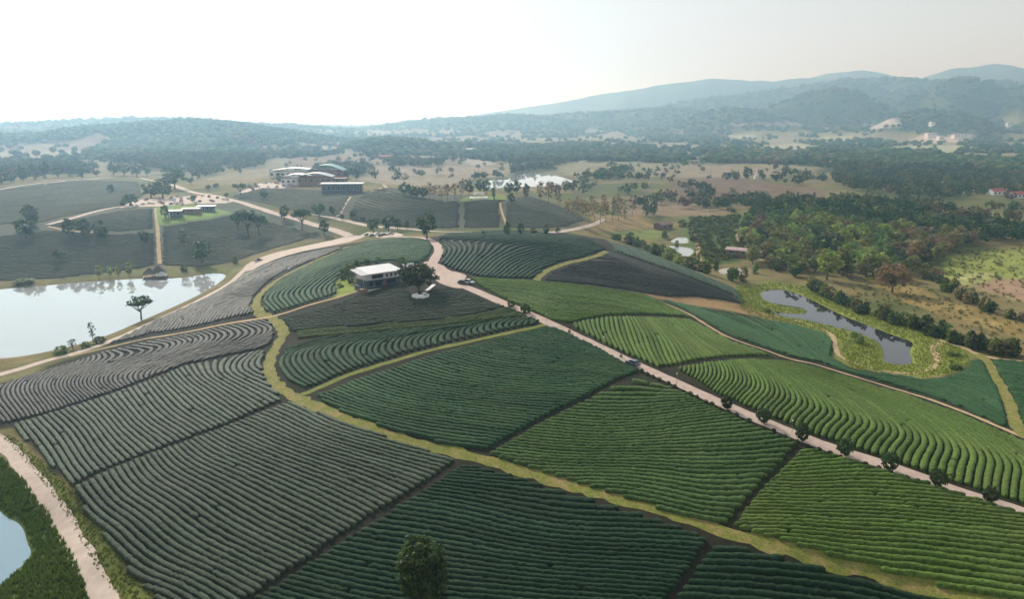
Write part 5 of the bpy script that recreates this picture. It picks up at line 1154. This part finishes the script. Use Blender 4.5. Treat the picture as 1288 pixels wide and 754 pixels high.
# poles
for px, py, h in [(687,408,12),(759,437,12),(851,484,13),(996,545,14)]:
    a = site(px, py); sl_ = np.linalg.norm(a-np.array([0, 0, CAMZ])); hh = h*sl_/FPX/.93
    P_ = empty('lamp_post', tuple(a)); tag(P_, 'thin grey lamp post on the edge of the concrete road, %s from the fork' % {687: 'first', 759: 'second', 851: 'third', 996: 'fourth'}[px], 'lamp post', 'lamp posts along the concrete road')
    MB().tube([(0,0,-.2), (0,0,hh)], [.06, .04], 6).build('pole', M['post'], P_); MB().box((0, .1, hh), (.18, .4, .12)).build('lamp_head', M['white_wall'], P_)
for px, py in [(853,272),(890,272),(774,290)]:
    a = site(px, py); P_ = empty('utility_pole', tuple(a)); tag(P_, 'slender pale utility pole on the brown field by the banana grove', 'pole', 'utility poles on the brown field')
    MB().tube([(0,0,-.3), (0,0,8.5)], [.16, .11], 6).build('pole', M['concrete'], P_); MB().box((0, 0, 8), (1.6, .12, .12)).build('crossarm', M['concrete'], P_)
# ------------------------------------------------------------------ vehicles
def paint(name, c): return solid(name, c, .3, 0, .04, 2, .6)
PAINT = {'white': paint('white_car_paint', (.75, .75, .75)), 'grey': paint('grey_car_paint', (.10, .12, .15)), 'black': paint('black_car_paint', (.025, .025, .03)), 'silver': paint('silver_car_paint', (.45, .46, .47)), 'red': paint('red_car_paint', (.35, .04, .03))}
TYRE = solid('tyre_rubber', (.02, .02, .02), .9); RIM = solid('wheel_rim', (.4, .4, .4), .4, .8); LAMP = solid('lamp_glass', (.8, .8, .75), .2); TAIL = solid('tail_lamp', (.4, .02, .02), .3)
def car_parts(kind):
    P_ = {}
    if kind == 'pickup':
        low = [(-2.6,.35),(2.55,.35),(2.6,.7),(2.45,.98),(1.2,1.05),(-2.6,1.05)]; cab = [(-.6,1.05),(1.15,1.05),(.55,1.72),(-.45,1.72)]; roof = [(-.5,1.70),(.58,1.70),(.5,1.80),(-.4,1.80)]
    else:
        low = [(-2.15,.3),(2.1,.3),(2.2,.55),(2.1,.82),(1.15,.95),(-1.9,1.0),(-2.2,.8)]; cab = [(-1.85,.98),(1.1,.94),(.35,1.42),(-1.3,1.44)]; roof = [(-1.33,1.42),(.38,1.40),(.2,1.52),(-1.15,1.54)]
    P_['body'] = MB().prism(low, -.88, .88); P_['cabin_glass'] = MB().prism(cab, -.76, .76); P_['roof'] = MB().prism(roof, -.7, .7)
    return P_
CARM = {}
def car_mesh(kind, colr):
    if (kind, colr) not in CARM:
        d = car_parts(kind); CARM[kind, colr] = {k: v.me(k, M['glass'] if k == 'cabin_glass' else PAINT[colr]) for k, v in d.items()}
    return CARM[kind, colr]
WT = MB().tube([(0,-.11,0), (0,.11,0)], [.33, .33], 12).me('tyre', TYRE); WR = MB().tube([(0,-.12,0), (0,.12,0)], [.19, .19], 8).me('rim', RIM)
HL = MB().box((0, 0, 0), (.08, .32, .14)).me('headlight', LAMP); TL = MB().box((0, 0, 0), (.08, .28, .16)).me('tail_light', TAIL)
def car(x_, y_, rz, kind, colr, label, cat, group=None, lift=.12, detail=True):
    r_ = empty('pickup_truck' if kind == 'pickup' else 'car', (x_, y_, float(hgt(x_, y_))+lift), rz); tag(r_, label, cat, group)
    for k, me_ in car_mesh(kind, colr).items(): add(k, me_, r_)
    fx = 1.55 if kind == 'pickup' else 1.3
    for sx in (-1, 1):
        for sy in (-1, 1):
            t_ = add('wheel', WT, r_, (fx*sx, .8*sy, .33)); add('rim', WR, t_)
    for sy in (-.6, .6):
        add('headlight', HL, r_, ((2.55 if kind == 'pickup' else 2.15), sy, .7)); add('tail_light', TL, r_, ((-2.6 if kind == 'pickup' else -2.17), sy, .8))
    return r_
g = site(796, 460); g2 = site(780, 452); car(g[0], g[1], math.atan2(g2[1]-g[1], g2[0]-g[0]), 'car', 'grey', 'dark grey car driving on the concrete road between the tea fields', 'car')
g = site(325, 329); g2 = site(345, 322); car(g[0], g[1], math.atan2(g2[1]-g[1], g2[0]-g[0]), 'pickup', 'black', 'black pickup truck on the gravel yard near the lake tip', 'pickup truck')
g = site(583, 358); car(g[0], g[1], -.5, 'car', 'black', 'black car parked at the road fork', 'car'); g = site(590, 357); car(g[0], g[1], -.7, 'car', 'silver', 'silver car parked at the road fork beside the black car', 'car')
for k, (px, py, c_) in enumerate([(462,297,'black'),(468,298,'grey'),(475,296,'white'),(483,297,'black'),(491,296,'silver')]):
    g = site(px, py); car(g[0], g[1], .4+.3*trs.random(), 'car', c_, '%s car parked in the small lot below the crest, number %s from the gravel yard' % (c_, ['one', 'two', 'three', 'four', 'five'][k]), 'car', 'cars in the small lot', lift=.2)
def lot(poly, n_, group, where):
    P_ = ground(poly)[:, :2]; lo, hi = P_.min(0), P_.max(0); got = []
    for _ in range(4000):
        if len(got) >= n_: break
        q_ = lo+(hi-lo)*trs.random(2)
        if polydist(q_[:1], q_[1:], P_)[0] > -1.5 or any(abs(q_[0]-a_[0]) < 3.2 and abs(q_[1]-a_[1]) < 6.5 for a_ in got): continue
        got.append(q_); c_ = trs.choice(['white', 'white', 'white', 'silver', 'black', 'grey', 'red'])
        car(q_[0], q_[1], math.pi/2+.1*trs.normal(), 'pickup' if trs.random() < .3 else 'car', c_, '%s vehicle parked %s' % (c_, where), 'car', group, lift=.25)
lot([(150,262),(170,252),(220,248),(262,246),(300,252),(285,256),(240,257),(200,260)], 34, 'cars in the hilltop car park', 'in the hilltop car park behind the cafe blocks')
lot([(300,243),(325,231),(352,229),(372,234),(345,240),(320,243)], 20, 'cars at the visitor centre', 'in the car park beside the visitor centre halls')
# ------------------------------------------------------------------ haze
hz = MB().box((0, 6000, 295), (30000, 19500, 670)).me('haze', None)
m = bpy.data.materials.new('haze_air'); m.use_nodes = True; nt = m.node_tree; nt.nodes.clear()
out = nt.nodes.new('ShaderNodeOutputMaterial'); pv = nt.nodes.new('ShaderNodeVolumePrincipled')
pv.inputs['Color'].default_value = (.42, .71, 1.0, 1); pv.inputs['Absorption Color'].default_value = (1, 1, 1, 1); pv.inputs['Density'].default_value = 0.00023; pv.inputs['Anisotropy'].default_value = .68
nt.links.new(pv.outputs[0], out.inputs['Volume']); hz.materials.append(m)
tag(add('haze', hz), kind='stuff')
